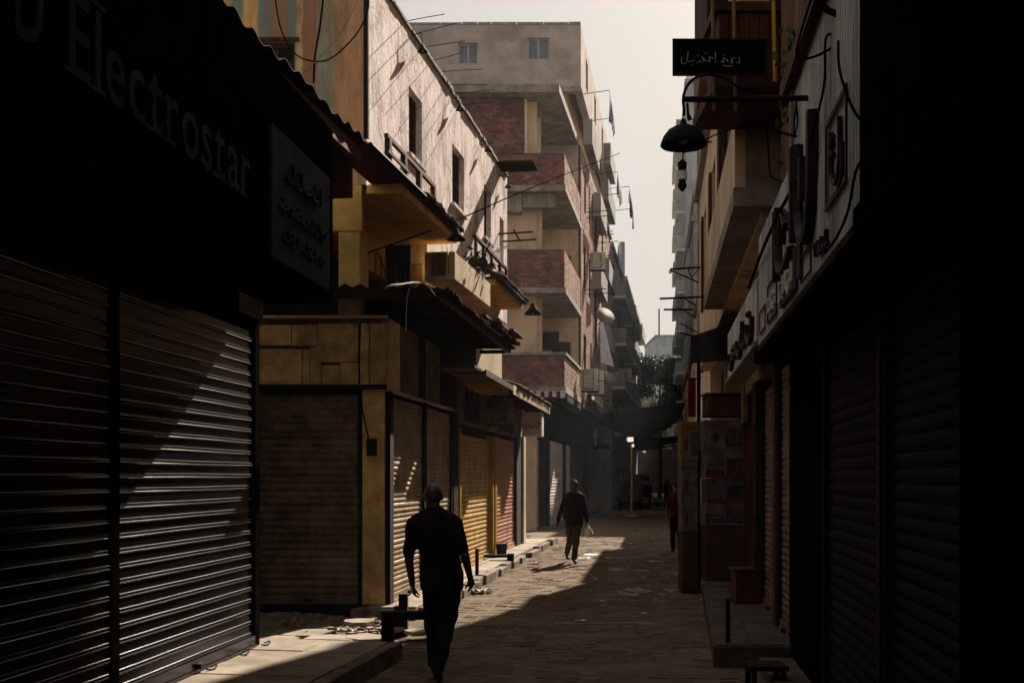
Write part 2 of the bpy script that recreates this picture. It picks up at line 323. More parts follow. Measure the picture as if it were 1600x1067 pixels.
def block(mb, x, y):
    z = nf(x, y) + R.uniform(-.003, .003); a = .5 * (pitchU - R.uniform(.008, .016)); b = .5 * (pitchY - R.uniform(.008, .014))
    tx, ty = R.uniform(-.004, .004), R.uniform(-.004, .004); j = lambda: R.uniform(-.004, .004)
    cx, cy = x + pitchU / 2, y + pitchY / 2; lo = [(cx - a, cy - b, -.03), (cx + a, cy - b, -.03), (cx + a, cy + b, -.03), (cx - a, cy + b, -.03)]
    c_ = .008; hi = [(cx - a + c_ + j(), cy - b + c_ + j(), z - tx - ty), (cx + a - c_ + j(), cy - b + c_, z + tx - ty), (cx + a - c_, cy + b - c_ + j(), z + tx + ty), (cx - a + c_ + j(), cy + b - c_, z - tx + ty)]
    mb.hexa(lo + hi)
near = [q for q in blocks if 9.9 < q[1] and abs(q[0]) < 4]
near.sort(key=lambda q: q[1]); nearset = set(near[:298])
far = MB()
for q in blocks:
    if q in nearset: block(b1 := MB(), *q); b1.build('paving_block', M['paver'], road)
    else: block(far, *q)
fo = far.build('paving_blocks', M['paver'], road); tag(fo, kind='stuff')

# left near platform and slabs
FP = Fr(-3.17, .174)
pl = MB().box(FP, 2, 11.35, -3.2, 0, -.03, .155).build('pavement', M['curb']); tag(pl, kind='structure')
y = 5.2
while y < 11.2:
    L = R.uniform(.55, .8); y1 = min(y + L, 11.34); nn = -.02
    for wd in (.62, .58, .66):
        MB().box(FP, y + .006, y1 - .006, nn - wd + .008, nn, .14, .18 + R.uniform(-.006, .006)).build('paving_slab', M['slab'], pl, bevel=.006); nn -= wd
    y = y1
y = 2.0
while y < 11.3:
    y1 = min(y + .75, 11.36); MB().box(FP, y + .004, y1 - .004, .0, .12, -.03, .185 + R.uniform(-.008, .004)).build('kerb_stone', M['curb'], pl, bevel=.01); y = y1
# rubble yard between the platforms
ry = MB(); ry.sheet(lambda u, v: (FB.p(11.36 + 3.3 * v, 0, 0)[0] - 1.9 + u * (2.3), 11.36 + 3.3 * v, .0 + (.10 - .12 * u) + .05 * noise.noise(Vector((u * 5, v * 6, 1)))), 30, 30)
ry = ry.build('rubble_ground', M['ground'], smooth=True); tag(ry, kind='structure')
for (px, py, Y, rx, r_) in ((475, 984, 12.6, .36, .16), (520, 992, 12.2, .34, .13), (575, 990, 12.2, .26, .12), (430, 992, 12.1, .30, .14), (562, 968, 13.6, .22, .12), (610, 976, 13.0, .16, .1), (652, 982, 12.7, .16, .09)):
    c = W(px, py, Y); k = 7; pts = [(c[0] + rx * math.cos(a * 6.283 / k) * R.uniform(.75, 1.1), c[1] + r_ * 2.2 * math.sin(a * 6.283 / k) * R.uniform(.7, 1.1), .055 + R.uniform(0, .015)) for a in range(k)]
    MB().prism(pts, (0, 0, .045)).build('broken_slab', M['slab'], ry, bevel=.006)
rb = MB()
for i in range(420):
    yy = R.uniform(11.4, 14.6); xx = FB.p(yy, 0, 0)[0] + R.uniform(-1.8, .45); s_ = R.choice((.01, .015, .02, .035, .05)) * R.uniform(.6, 1.3); a = R.uniform(0, 3)
    z = .07 - .05 * (xx - FB.p(yy, 0, 0)[0] + 1.9) / 2.3
    rb.hexa([(xx + s_ * R.uniform(.6, 1.3) * math.cos(a + q * 1.57), yy + s_ * R.uniform(.6, 1.3) * math.sin(a + q * 1.57), z + h) for h in (-.01, s_ * R.uniform(.4, 1)) for q in range(4)])
tag(rb.build('rubble', M['debris']), 'loose stones and rubble between the left shops', 'rubble', kind='stuff')
# left pavement in front of the marble shop row
pb = MB(); pb.hexa([FB.p(14.55, -.4, -.03), FB.p(31, -.4, -.03), FC.p(31, -.12, -.03), FC.p(14.55, -.12, -.03), FB.p(14.55, -.4, .12), FB.p(31, -.4, .12), FC.p(31, -.12, .12), FC.p(14.55, -.12, .12)])
pb = pb.build('pavement', M['curb']); tag(pb, kind='structure')
y = 14.6
while y < 30.9:
    L = R.uniform(.7, 1.1); y1 = min(y + L, 30.95)
    for a, b_ in ((.0, .5), (.5, 1.0)):
        P0, P1 = Vector(FB.p(y + .01, -.2 if y < 28.9 else -.9, 0)), Vector(FC.p(y + .01, -.125, 0)); Q0, Q1 = Vector(FB.p(y1, -.2 if y < 28.9 else -.9, 0)), Vector(FC.p(y1, -.125, 0))
        z = .15 + R.uniform(-.006, .006); g_ = .006 if a else 0
        c4 = [P0.lerp(P1, a + g_), Q0.lerp(Q1, a + g_), Q0.lerp(Q1, b_), P0.lerp(P1, b_)]
        MB().hexa([(p.x, p.y, .1) for p in c4] + [(p.x, p.y, z) for p in c4]).build('paving_slab', M['slab'], pb, bevel=.005)
    y = y1
y = 14.7
while y < 31:
    y1 = y + R.uniform(.6, .95)
    if R.random() > .12:
        tw = R.uniform(-.04, .05); o1 = R.uniform(-.02, .04)
        a, b_, c, d = FC.p(y + .02, -.12 + o1, 0), FC.p(y1, -.12 + o1 + tw, 0), FC.p(y1, .02 + o1 + tw, 0), FC.p(y + .02, .02 + o1, 0); z = .15 + R.uniform(-.05, .012)
        MB().hexa([(p[0], p[1], -.03) for p in (a, b_, c, d)] + [(p[0], p[1], z + R.uniform(-.01, .01)) for p in (a, b_, c, d)]).build('kerb_stone', M['curb'], pb, bevel=.012)
    y = y1
# right platform
FRP = Fr(.20, .155, -1)
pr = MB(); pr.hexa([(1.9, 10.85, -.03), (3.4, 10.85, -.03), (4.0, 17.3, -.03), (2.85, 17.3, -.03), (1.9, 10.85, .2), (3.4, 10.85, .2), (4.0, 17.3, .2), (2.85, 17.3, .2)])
pr = pr.build('pavement', M['slab_dark']); tag(pr, kind='structure')
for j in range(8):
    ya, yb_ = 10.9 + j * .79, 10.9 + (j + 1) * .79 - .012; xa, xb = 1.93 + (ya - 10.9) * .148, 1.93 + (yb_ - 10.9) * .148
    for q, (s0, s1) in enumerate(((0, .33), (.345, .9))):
        MB().hexa([(xa + s0, ya, .19), (xa + s1, ya, .19), (xb + s1, yb_, .19), (xb + s0, yb_, .19), (xa + s0, ya, .214), (xa + s1, ya, .214), (xb + s1, yb_, .214), (xb + s0, yb_, .214)]).build('paving_slab', M['slab_dark'], pr, bevel=.004)
pn = MB().box(FR, 1.5, 10.7, -.3, .35, -.03, .12).build('pavement', M['slab_dark']); tag(pn, kind='structure')
for (cx, cy, rx, ry_) in [(R.uniform(1.6, 3.3), R.uniform(17.5, 27), R.uniform(.08, .28), R.uniform(.12, .5)) for _ in range(16)] + [(1.6, 25.6, 1.5, .22), (2.7, 26.3, .8, .14), (1.5, 14.2, 1.1, .10)]:
    k = 22; mbp = MB(); pts = [(cx + rx * math.cos(a * 6.283 / k) * R.uniform(.6, 1.15), cy + ry_ * math.sin(a * 6.283 / k) * R.uniform(.6, 1.15), -.012) for a in range(k)]
    mbp.prism(pts, (0, 0, .0135)); p_ = mbp.build('puddle', M['wet']); tag(p_, kind='structure')

# ------------------------------------------------------------------ shutters
def shutter(fr, u0, u1, z0, z1, pitch, m, parent, n=0.0, style='arc', pieces=True, guides=True, gm=None):
    amp = .014
    prof = [(0, 0), (.008, .001), (.013, .005), (.014, .010), (.010, .015), (.003, .018), (.003, .022), (.010, .024), (.014, .029), (.013, .035), (.008, .039), (0, .041), (-.003, pitch)] if style == 'bead' else \
        [(amp * math.sin(math.pi * t / 6) * (1 if t else 1) - .003 * (t == 6), pitch * t / 6) for t in range(7)]
    rail = MB().box(fr, u0, u1, n - .02, n + .035, z0, z0 + .11); rail.box(fr, u0, u1, n + .035, n + .05, z0 + .005, z0 + .03)
    sh = rail.build('shutter', m, parent); zt = z0 + .11; cnt = int((z1 - zt) / pitch)
    if pieces:
        protos = []
        for q in range(min(5, cnt)):
            b = MB(); sd = R.uniform(0, 99); L_ = len(prof) - 1
            b.sheet(lambda a, t: fr.p(u0 + (u1 - u0) * a, n + prof[int(round(t * L_))][0] + .0045 * noise.noise(Vector((a * 5, t * .6, sd))), zt + prof[int(round(t * L_))][1] + .004 * noise.noise(Vector((a * 2.5, 0, sd + 7)))), 10, L_, th=Vector(fr.p(0, -.004, 0)) - Vector(fr.p(0, 0, 0)))
            s0 = b.build('slat', m, sh); s0.location.z = q * pitch; protos.append(s0)
        for i in range(len(protos), cnt):
            k_ = R.randrange(len(protos)); inst(protos[k_], sh, (R.uniform(-.003, .003), 0, (i - k_) * pitch + R.uniform(-.002, .002)))
    else:
        b = MB(); tot = cnt * (len(prof) - 1)
        def fn(a, t):
            q = int(round(t * tot)); i, r = divmod(q, len(prof) - 1)
            return fr.p(u0 + (u1 - u0) * a, n + prof[r][0] + .003 * math.sin(i * 1.7), zt + i * pitch + prof[r][1])
        b.sheet(fn, 1, tot, th=Vector(fr.p(0, -.004, 0)) - Vector(fr.p(0, 0, 0)))
        c = b.build('slat_curtain', m, sh); tag(c, kind='stuff')
    if guides:
        for a in (u0, u1):
            MB().box(fr, a - .03, a + .03, n - .02, n + .055, z0, z1 + .02).build('guide_rail', gm or M['blackpaint'], sh)
    lk = MB().box(fr, (u0 + u1) / 2 - .05, (u0 + u1) / 2 + .05, n + .036, n + .075, z0 + .035, z0 + .075).build('lock', M['darkmetal'], sh)
    return sh

# ------------------------------------------------------------------ near left shop
A = thing('shop_building', FA.p(8, 0, 0), 'near left shop building in deep shade with dark roll-up shutters and thin bright slat ridges', 'shop')
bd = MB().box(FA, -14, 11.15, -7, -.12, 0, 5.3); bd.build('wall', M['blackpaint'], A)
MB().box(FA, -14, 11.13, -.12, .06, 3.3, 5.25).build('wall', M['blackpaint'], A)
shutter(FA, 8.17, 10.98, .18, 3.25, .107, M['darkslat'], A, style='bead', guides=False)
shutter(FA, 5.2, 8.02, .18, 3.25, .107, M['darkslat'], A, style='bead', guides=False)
MB().box(FA, 8.04, 8.15, -.1, .02, .15, 3.3).build('post', M['blackpaint'], A)
MB().box(FA, 11.0, 11.12, -.1, .03, .15, 3.3).build('post', M['blackpaint'], A)
MB().box(FA, 4.9, 5.15, -.1, .09, .15, 3.3).build('post', M['darkmetal'], A)
for u in (8.7, 9.6, 10.4, 11.0):
    lp = [FA.p(u, .09, .2), FA.p(u + .05, .12, .19), FA.p(u + .12, .13, .2), FA.p(u + .17, .11, .21), FA.p(u + .12, .08, .2)]
    MB().tube(smooth_path(lp, 3), .008, 5).build('lock_loop', M['darkmetal'], A)
for u, hh in ((8.25, 6.4), (-13, 5)): pass
S1 = thing('shop_sign', FA.p(8, .5, 3.3), 'long black shop signboard with faded serif Electrostar lettering above near left shutters', 'sign')
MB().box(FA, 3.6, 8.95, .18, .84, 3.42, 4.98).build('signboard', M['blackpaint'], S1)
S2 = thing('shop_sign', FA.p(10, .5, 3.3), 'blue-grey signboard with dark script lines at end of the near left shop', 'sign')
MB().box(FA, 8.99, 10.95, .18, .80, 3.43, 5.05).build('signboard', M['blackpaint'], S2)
MB().box(FA, 9.06, 10.72, .80, .835, 3.52, 4.55).build('panel', M['bluepanel'], S2)
def glyph(ch, size):
    cu = bpy.data.curves.new('g', 'FONT'); cu.body = ch; cu.size = size; cu.extrude = .006; cu.resolution_u = 3; cu.offset = .004 * size
    ob = bpy.data.objects.new('g', cu); sc.collection.objects.link(ob); dg = bpy.context.evaluated_depsgraph_get()
    me = bpy.data.meshes.new_from_object(ob.evaluated_get(dg)); bpy.data.objects.remove(ob)
    xs = [v.co.x for v in me.vertices]; return me, min(xs), max(xs)
def text(s, fr, u, n, z, size, m, parent, sx=1.0, flip=1, gap=.06, serif=False, name='letter'):
    for ch in s:
        if ch == ' ': u += flip * size * .3; continue
        me, a, b = glyph(ch, size); wv = (b - a) * sx; me2 = bpy.data.meshes.new('letter')
        V = [Vector(fr.p(u + flip * (v.co.x - a) * sx, n + v.co.z, z + v.co.y)) - org(parent) for v in me.vertices]
        F = [tuple(p.vertices) for p in me.polygons]
        if serif:
            lv = []
            if ch in 'Eltr1': lv += [0]
            if ch in 'El': lv += [.72]
            for h in lv:
                q = len(V); e = .10 * size * sx; w_ = .38 * wv if ch in 'Er' else wv
                bx = [fr.p(u + flip * uu, n + nn, z + size * h * 1.0 + zz) for zz in (-.004, .035 * size) for uu, nn in ((-e, .0), (w_ + e, .0), (w_ + e, .007), (-e, .007))]
                V += [Vector(p) - org(parent) for p in bx]; F += [tuple(q + i for i in t) for t in ((0, 3, 2, 1), (4, 5, 6, 7), (0, 1, 5, 4), (1, 2, 6, 5), (2, 3, 7, 6), (3, 0, 4, 7))]
        me2.from_pydata([tuple(v) for v in V], [], F)
        me2.materials.append(m); ob = bpy.data.objects.new(name, me2); link(ob, parent); bpy.data.meshes.remove(me)
        u += flip * (wv + gap * size)
    return u
text('D', FA, 5.35, .843, 3.82, .62, M['letter_grey'], S1, sx=.62)
text('Electrostar', FA, 5.85, .843, 3.82, .62, M['letter_grey'], S1, sx=.86, gap=.10, serif=True)
def strokes(L, fr, u0, z0, w_, h, n, r, m, parent, flip=1):
    for pl_ in L:
        P = [fr.p(u0 + flip * w_ * a, n, z0 + h * b) for a, b in pl_]
        if len(P) == 1: MB().ball(P[0], r * 1.3, 6).build('letter_mark', m, parent)
        else: MB().tube(smooth_path(P, 3), r, 5).build('letter', m, parent)
def scribble(seed, k, x0=0., x1=1.):
    q = random.Random(seed); out = []; x = x0
    st_ = (x1 - x0) / k
    for i in range(k):
        kind = q.choice('aloub'); a = x
        if kind == 'a': out.append([(a + st_ * .3, .1), (a + st_ * .35, .95)])
        elif kind == 'l': out.append([(a, .05), (a + st_ * .5, -.05), (a + st_ * .85, .1), (a + st_ * .8, .9)])
        elif kind == 'o': out.append([(a, .1), (a + st_ * .45, .5), (a + st_ * .8, .3), (a + st_ * .4, .05), (a + st_ * .95, .08)])
        elif kind == 'u': out.append([(a, .5), (a + .05 * st_, .0), (a + st_ * .5, -.2), (a + st_ * .85, .1), (a + st_ * .85, .5)])
        else: out.append([(a, .12), (a + st_ * .5, .05), (a + st_ * .9, .15), (a + st_ * .95, .4)]); out.append([(a + st_ * .5, -.2)])
        if q.random() < .4: out.append([(a + st_ * .5, .72)])
        x += st_
    return out
strokes(scribble(3, 5), FA, 9.35, 4.2, 1.2, .17, .845, .016, M['letter_dark'], S2)
strokes(scribble(5, 7), FA, 9.2, 3.93, 1.35, .12, .845, .012, M['letter_dark'], S2)
strokes(scribble(8, 7), FA, 9.3, 3.7, 1.2, .10, .845, .011, M['letter_dark'], S2)
# long corrugated canopy over the near shop
FEo = Fr(-3.90, .167)
C1 = thing('canopy', FEo.p(9, 0, 5.6), 'long dark corrugated iron canopy roof over the near left shop', 'canopy')
MB().sheet(lambda u, v: FEo.p(1 + 12.3 * u, -4.2 * v, 5.66 + .16 * v * 4.2 / 4 + .026 * math.sin(2 * math.pi * (1 + 12.3 * u) / .38) + .02 * math.sin(u * 40) + .02 * noise.noise(Vector((u * 60, 0, 0)))), 420, 2, th=(0, 0, -.012)).build('roof_sheet', M['rust'], C1, smooth=True)
MB().box(FEo, 1, 13.28, -.14, -.06, 5.42, 5.58).build('beam', M['wood'], C1)
MB().box(FEo, 13.1, 13.22, -1.6, -.14, 5.0, 5.55).build('end_board', M['wood'], C1)
for u in (2.5, 5, 7.5, 10, 12.4): MB().box(FEo, u, u + .09, -4.0, -.14, 5.44, 5.56).build('rafter', M['wood'], C1)
# box filling between shop wall head and canopy
MB().box(FA, -14, 11.1, -6, -.2, 5.3, 5.5).build('roof', M['blackpaint'], A)

# ------------------------------------------------------------------ pink building
def window(fr, u0, u1, z0, z1, n, parent, fm, pm, bars=(1, 1), t=.05, depth=.06, name='window'):
    f = MB(); f.wall(fr, u0, u1, z0, z1, n - depth, n, [(u0 + t, u1 - t, z0 + t, z1 - t)])
    for i in range(1, bars[0] + 1 if bars[0] > 1 else 1):
        if i < bars[0]: q = u0 + (u1 - u0) * i / bars[0]; f.box(fr, q - t * .4, q + t * .4, n - depth * .8, n - .01, z0 + t, z1 - t)
    for i in range(1, bars[1]):
        q = z0 + (z1 - z0) * i / bars[1]; f.box(fr, u0 + t, u1 - t, n - depth * .7, n - .014, q - t * .4, q + t * .4)
    w_ = f.build(name, fm, parent)
    MB().box(fr, u0 + t * .5, u1 - t * .5, n - depth * .6, n - depth * .4, z0 + t * .5, z1 - t * .5).build('pane', pm, w_)
    return w_
P = thing('house', FE.p(15, 0, 0), 'two-storey stained pink plaster house with a striped painted end wall', 'house')
wins = [(17.15, 17.95, 6.62, 7.62), (20.1, 21.1, 6.58, 7.62), (23.0, 23.75, 6.6, 7.65), (24.75, 25.25, 6.3, 7.4)]
FEf = Ff(15.0)
def Zt(u): return 8.38 + .02 * (u - 15)
pw = MB().wall(FE, 15.0, 25.7, 5.2, 8.45, -.28, 0, wins + [(15.0, 18.3, 5.2, 5.6)])
pw.build('wall', M['pink'], P, weld=True)
MB().wall(FEf, -6.5, -1.92, 5.6, 8.45, -.25, 0, [(-3.32, -2.83, 6.95, 7.45)]).build('wall', M['striped'], P, weld=True)
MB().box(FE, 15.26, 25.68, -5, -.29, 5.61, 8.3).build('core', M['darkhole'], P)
for i, (a, b, c, d) in enumerate(wins):
    window(FE, a, b, c, d, -.1, P, M['wood'], M['darkhole'], (2, 2), .05)
    MB().box(FE, a - .08, b + .08, -.05, .06, c - .07, c - .002).build('window_sill', M['pink'], P, bevel=.008)
window(FEf, -3.32, -2.83, 6.95, 7.45, -.06, P, M['wood'], M['darkhole'], (2, 2), .05)
MB().box(FEf, -3.38, -2.77, .002, .03, 7.46, 7.51).build('lintel', M['wood'], P)
# ragged parapet edge
u = 15.0
while u < 25.6:
    L = R.uniform(.25, .6); MB().box(FE, u, min(u + L, 25.7), -.3, .025 + R.uniform(0, .03), 8.455, 8.50 + R.uniform(0, .05)).build('coping_stone', M['conc'], P, bevel=.008); u += L + .01
MB().box(FE, 14.97, 15.03, -.03, .03, 6.2, 8.45).build('corner_pipe', M['darkmetal'], P)
for i, u in enumerate((17.0, 17.5, 18.0, 18.6, 19.1, 19.7, 20.2, 20.8)):
    L = R.uniform(.5, .75); a = FE.p(u, -.1, 8.5); b = FE.p(u + R.uniform(-.15, .1), L, 8.52 + R.uniform(-.06, .08)); m_ = Vector(a).lerp(Vector(b), .5) + Vector((0, 0, R.uniform(-.02, .02)))
    MB().tube([a, m_, b], .0065, 5).build('reinforcing_bar', M['rust'], P)
# lower storey behind the shops: recessed loggia
MB().box(FEf, -6.5, -1.96, -.25, .0, 5.0, 5.595).build('beam', M['yelplaster'], P)
MB().box(FE, 15.26, 18.34, -1.4, .0, 5.5, 5.6).build('ceiling', M['yelplaster'], P)
MB().box(FEf, -2.26, -1.98, -.9, -.01, 3.9, 4.998).build('pillar', M['yelplaster'], P, bevel=.012)
MB().box(FE, 18.35, 25.6, -.30, -.1, 3.9, 5.19).build('wall', M['cream'], P)
MB().box(FE, 16.02, 18.34, -.9, -.7, 4.95, 5.49).build('beam', M['yelplaster'], P)
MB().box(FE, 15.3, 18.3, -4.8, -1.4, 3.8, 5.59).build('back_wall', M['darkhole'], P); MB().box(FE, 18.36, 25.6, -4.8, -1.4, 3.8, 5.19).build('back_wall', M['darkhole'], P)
MB().box(FE, 15.3, 25.6, -1.4, -.31, 3.8, 3.95).build('floor', M['conc'], P)
for k_ in range(9): MB().tube([FE.p(16.1 + .27 * k_, -.2, 3.95), FE.p(16.1 + .27 * k_, -.2, 4.93)], .012, 5).build('railing_bar', M['wood2'], P)
MB().box(FE, 15.0, 18.3, .0, .48, 5.48, 5.60).build('balcony_slab', M['yelplaster'], P, bevel=.01)
def tile_mesh(fr, u, n0, z0, parent):
    b = MB(); b.sheet(lambda a, t: fr.p(u + .07 * math.cos(math.pi * a), n0 - .32 * t, z0 + .055 * math.sin(math.pi * a) + .10 * t), 6, 1, th=(0, 0, -.012)); return b.build('roof_tile', M['tile'], parent)
def tiles(fr, u0, u1, n0, z0, parent):
    t0 = None; u = u0; k = 0
    while u < u1:
        if R.random() > .06:
            if t0 is None: t0 = tile_mesh(fr, u, n0, z0, parent); ub = u
            else:
                d = Vector(fr.p(u, 0, 0)) - Vector(fr.p(ub, 0, 0)); inst(t0, parent, (d.x + R.uniform(-.02, .02), d.y, R.uniform(-.015, .02)))
        u += .135
tiles(FE, 14.0, 18.3, .55, 5.62, P)
EV = thing('tiled_eave', FE.p(16, .5, 5.6), 'dark tiled eave with wooden under-board along the pink house balcony', 'eave')
MB().box(FE, 13.3, 18.35, .06, .53, 5.605, 5.64).build('board', M['wood'], EV)
MB().tube([FE.p(13.3, .56, 5.60), FE.p(15.8, .58, 5.61)], .035, 8).build('gutter_pipe', M['darkmetal'], EV)
tiles(FE, 16.0, 18.3, .60, 5.66, EV)
RA = thing('wooden_railing', FE.p(15.5, .5, 5.65), 'broken wooden railing frame above the tiled eave of pink house', 'railing')
for u in (14.45, 15.2, 16.0, 16.85): MB().box(FE, u, u + .10, .40, .47, 5.63, 6.02).build('post', M['wood'], RA)
MB().box(FE, 14.4, 16.98, .41, .46, 6.022, 6.07).build('top_rail', M['wood'], RA); MB().box(FE, 14.3, 15.3, .475, .50, 5.80, 5.84).build('side_rail', M['wood'], RA)
# sunlit parapet and second tiled canopy
FAC = Fr(-3.90, .167)
PP = thing('balcony', FAC.p(18, 0, 4.9), 'small balcony with sunlit cream parapet on the pink house', 'balcony')
MB().box(FAC, 18.0, 21.0, -.10, 0, 4.88, 5.32).build('parapet', M['cream'], PP, bevel=.012)
MB().box(FAC, 18.0, 21.0, -.48, -.10, 4.88, 4.98).build('slab', M['cream'], PP)
MB().box(FAC, 18.0, 18.1, -.48, -.11, 4.98, 5.32).build('parapet', M['yelplaster'], PP)
MB().box(FAC, 17.93, 17.995, -.36, -.14, 4.95, 5.30).build('shutter_panel', M['wood2'], PP)
PC = thing('tiled_canopy', FAC.p(22, 0, 5.4), 'far tiled canopy with ochre underside on the pink house wall', 'canopy')
MB().box(FAC, 21.6, 24.8, -.5, -.02, 5.40, 5.50).build('slab', M['yelplaster'], PC); MB().box(FAC, 21.5, 24.8, -.4, .10, 5.505, 5.54).build('board', M['wood'], PC)
tiles(FAC, 21.6, 24.8, .12, 5.55, PC)
RB = thing('wooden_railing', FAC.p(21, 0, 5.6), 'small dark railing frame above the far tiled canopy', 'railing')
for u in (20.2, 20.9, 21.7, 22.6, 23.3): MB().box(FAC, u, u + .07, -.14, -.09, 5.50, 5.98).build('post', M['wood'], RB)
MB().box(FAC, 20.1, 23.4, -.15, -.08, 5.982, 6.03).build('top_rail', M['wood'], RB)
PT = thing('potted_plant', FAC.p(20.4, -.2, 5.4), 'bushy dry plant sitting on the sunlit parapet', 'plant')
b = MB()
for i in range(150):
    c = Vector(FAC.p(20.3 + R.gauss(0, .35), -.1 + R.gauss(0, .1), 5.48 + abs(R.gauss(0, .14)))); d = Vector((R.gauss(0, 1), R.gauss(0, 1), R.gauss(0, 1))).normalized() * .07; e = d.cross(Vector((R.gauss(0, 1), 1, .3))).normalized() * .03
    q = len(b.v); b.v += [tuple(c - d), tuple(c + e), tuple(c + d), tuple(c - e)]; b.f.append((q, q + 1, q + 2, q + 3))
b.build('foliage', M['dry'], PT); MB().box(FAC, 20.0, 20.6, -.2, -.02, 5.325, 5.42).build('trough', M['wood'], PT)
LD = thing('ladder', FAC.p(21, -.4, 5.9), 'pale metal ladder leaning on the pink wall above the parapet', 'ladder')
a0, a1 = Vector(FE.p(20.8, .2, 5.3)), Vector(FE.p(23.3, .1, 6.5)); off = Vector((.0, .0, .16))
MB().tube([a0, a1], .014, 5).build('rail', M['conc'], LD); MB().tube([a0 + off, a1 + off], .014, 5).build('rail', M['conc'], LD)
for i in range(1, 9): q = a0.lerp(a1, i / 9); MB().tube([q, q + off], .010, 5).build('rung', M['conc'], LD)
SH = thing('metal_awning', FE.p(24.5, .3, 8.4), 'dark corrugated sheet awning at the far top corner of pink wall', 'awning')
MB().sheet(lambda u, v: FE.p(24.3 + .75 * u, -.05 + .85 * v, 8.44 - .02 * v + .02 * math.sin(u * 60)), 50, 1, th=(0, 0, -.015)).build('sheet', M['rust'], SH)
MB().tube([FE.p(24.6, .01, 8.2), FE.p(24.6, .75, 8.4)], .012, 5).build('strut', M['darkmetal'], SH)
BR = thing('clothes_bracket', FE.p(25, .2, 6.5), 'wooden pole rack sticking out of the last pink wall window', 'bracket')
for du, dz in ((0, 0), (.5, -.06)): MB().tube([FE.p(24.6 + du, .0, 6.98 + dz), FE.p(24.6 + du, .75, 7.0 + dz)], .02, 6).build('pole', M['wood'], BR)
MB().tube([FE.p(24.5, .35, 7.03), FE.p(25.3, .35, 6.97)], .02, 6).build('cross_pole', M['wood'], BR)
def cone_lamp(c, s, label, arm, grp='small cone lamps on the left houses'):
    t = thing('wall_lamp', c, label, 'lamp', grp)
    MB().lathe(c, [(.02 * s, .10 * s), (.035 * s, .06 * s), (.06 * s, .02 * s), (.13 * s, -.06 * s), (.12 * s, -.06 * s), (.05 * s, .015 * s), (.001, .03 * s)], 16).build('lamp_shade', M['darkmetal'], t, smooth=True)
    MB().tube([Vector(p) for p in arm] + [Vector(c) + Vector((0, 0, .09 * s))], .008, 5).build('arm', M['darkmetal'], t)
    MB().ball((c[0], c[1], c[2] - .03 * s), .025 * s, 8).build('bulb', M['acwhite'], t, smooth=True)
cone_lamp(FE.p(17.35, .16, 8.22), .62, 'cone lamp nearest the striped corner, under the pink wall top', [FE.p(17.3, 0, 8.42), FE.p(17.3, .15, 8.45)])
cone_lamp(FE.p(20.1, .14, 8.22), .62, 'cone lamp over the second pink wall window', [FE.p(20.1, 0, 8.4), FE.p(20.1, .13, 8.4)])
cone_lamp(FE.p(22.7, .14, 8.24), .62, 'cone lamp just before the corrugated sheet awning', [FE.p(22.7, 0, 8.4), FE.p(22.7, .13, 8.4)])
cone_lamp(FE.p(25.0, .14, 8.1), .62, 'cone lamp at the far end of the pink wall', [FE.p(25.0, 0, 8.3), FE.p(25.0, .13, 8.3)])
cone_lamp(FE.p(17.6, .62, 5.46), 1.15, 'wide cone lamp hanging under the tiled eave', [FE.p(17.6, .5, 5.62), FE.p(17.6, .62, 5.62)])
cone_lamp(FE.p(24.9, .70, 5.38), 1.5, 'wide cone lamp hanging off the far tiled canopy', [FE.p(24.8, .5, 5.5), FE.p(24.85, .68, 5.5)])

# ------------------------------------------------------------------ marble shop row
B_ = thing('shop_building', FB.p(15, 0, 0), 'ochre marble-clad corner shop with brown roll-up shutter facing down the street', 'shop')
FBf = Ff(14.87)
MB().box(FB, 15.4, 22.5, -5, -.1, 3.5, 4.3).build('upper_wall', M['darkhole'], B_); MB().box(FB, 15.05, 19.7, -5, -.1, 0, 3.85).build('wall', M['darkhole'], B_)
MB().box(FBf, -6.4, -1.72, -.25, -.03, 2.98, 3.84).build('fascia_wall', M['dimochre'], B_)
for (x0, x1, y0, y1, dn) in ((400, 455, 508, 540, 0), (456, 496, 508, 541, 0), (400, 472, 546, 601, .004), (473, 484, 546, 601, 0), (497, 560, 506, 566, .006), (485, 502, 543, 601, .002), (503, 531, 571, 601, -.004), (532, 562, 567, 601, .004), (497, 502, 507, 541, 0)):
    a, b2 = W(x0, y1, 14.87), W(x1, y0, 14.87); MB().box(FBf, a[0] + .0015, b2[0] - .0015, -.03, .012 + dn, a[2] + .0015, b2[2] - .0015).build('marble_panel', M['marble'], B_, bevel=.003)
for x0, x1 in ((563, 577), (578, 603)):
    a, b2 = W(x0, 603, 14.87), W(x1, 506, 14.87); MB().box(FBf, a[0] + .003, b2[0] - .003, -.03, .02, a[2] + .004, b2[2]).build('marble_panel', M['marble'], B_, bevel=.003)
MB().box(FBf, -3.6, -1.60, -.04, .05, 3.845, 3.875).build('coping', M['cream'], B_)
MB().box(FBf, -3.35, -1.62, -.03, .10, 2.93, 2.985).build('shutter_housing', M['darkmetal'], B_)
shutter(FBf, -3.33, -1.96, .16, 2.93, .096, M['brownslat'], B_, n=-.03, gm=M['darkmetal'])
MB().box(FBf, -1.93, -1.64, -.2, .03, .15, 2.93).build('pillar', M['marble'], B_, bevel=.01)
MB().box(FBf, -6.4, -3.37, -.2, 0, .0, 2.98).build('wall', M['blackpaint'], B_)
eb = W(580, 700, 14.8); MB().box(FBf, eb[0] - .06, eb[0] + .07, .03, .10, eb[2] - .1, eb[2] + .12).build('meter_box', M['darkmetal'], B_, bevel=.008)
MB().tube(smooth_path([W(563, 506, 14.82), W(561, 600, 14.80), W(566, 640, 14.80), W(577, 690, 14.80)], 4), .010, 5).build('cable', M['cable'], B_)
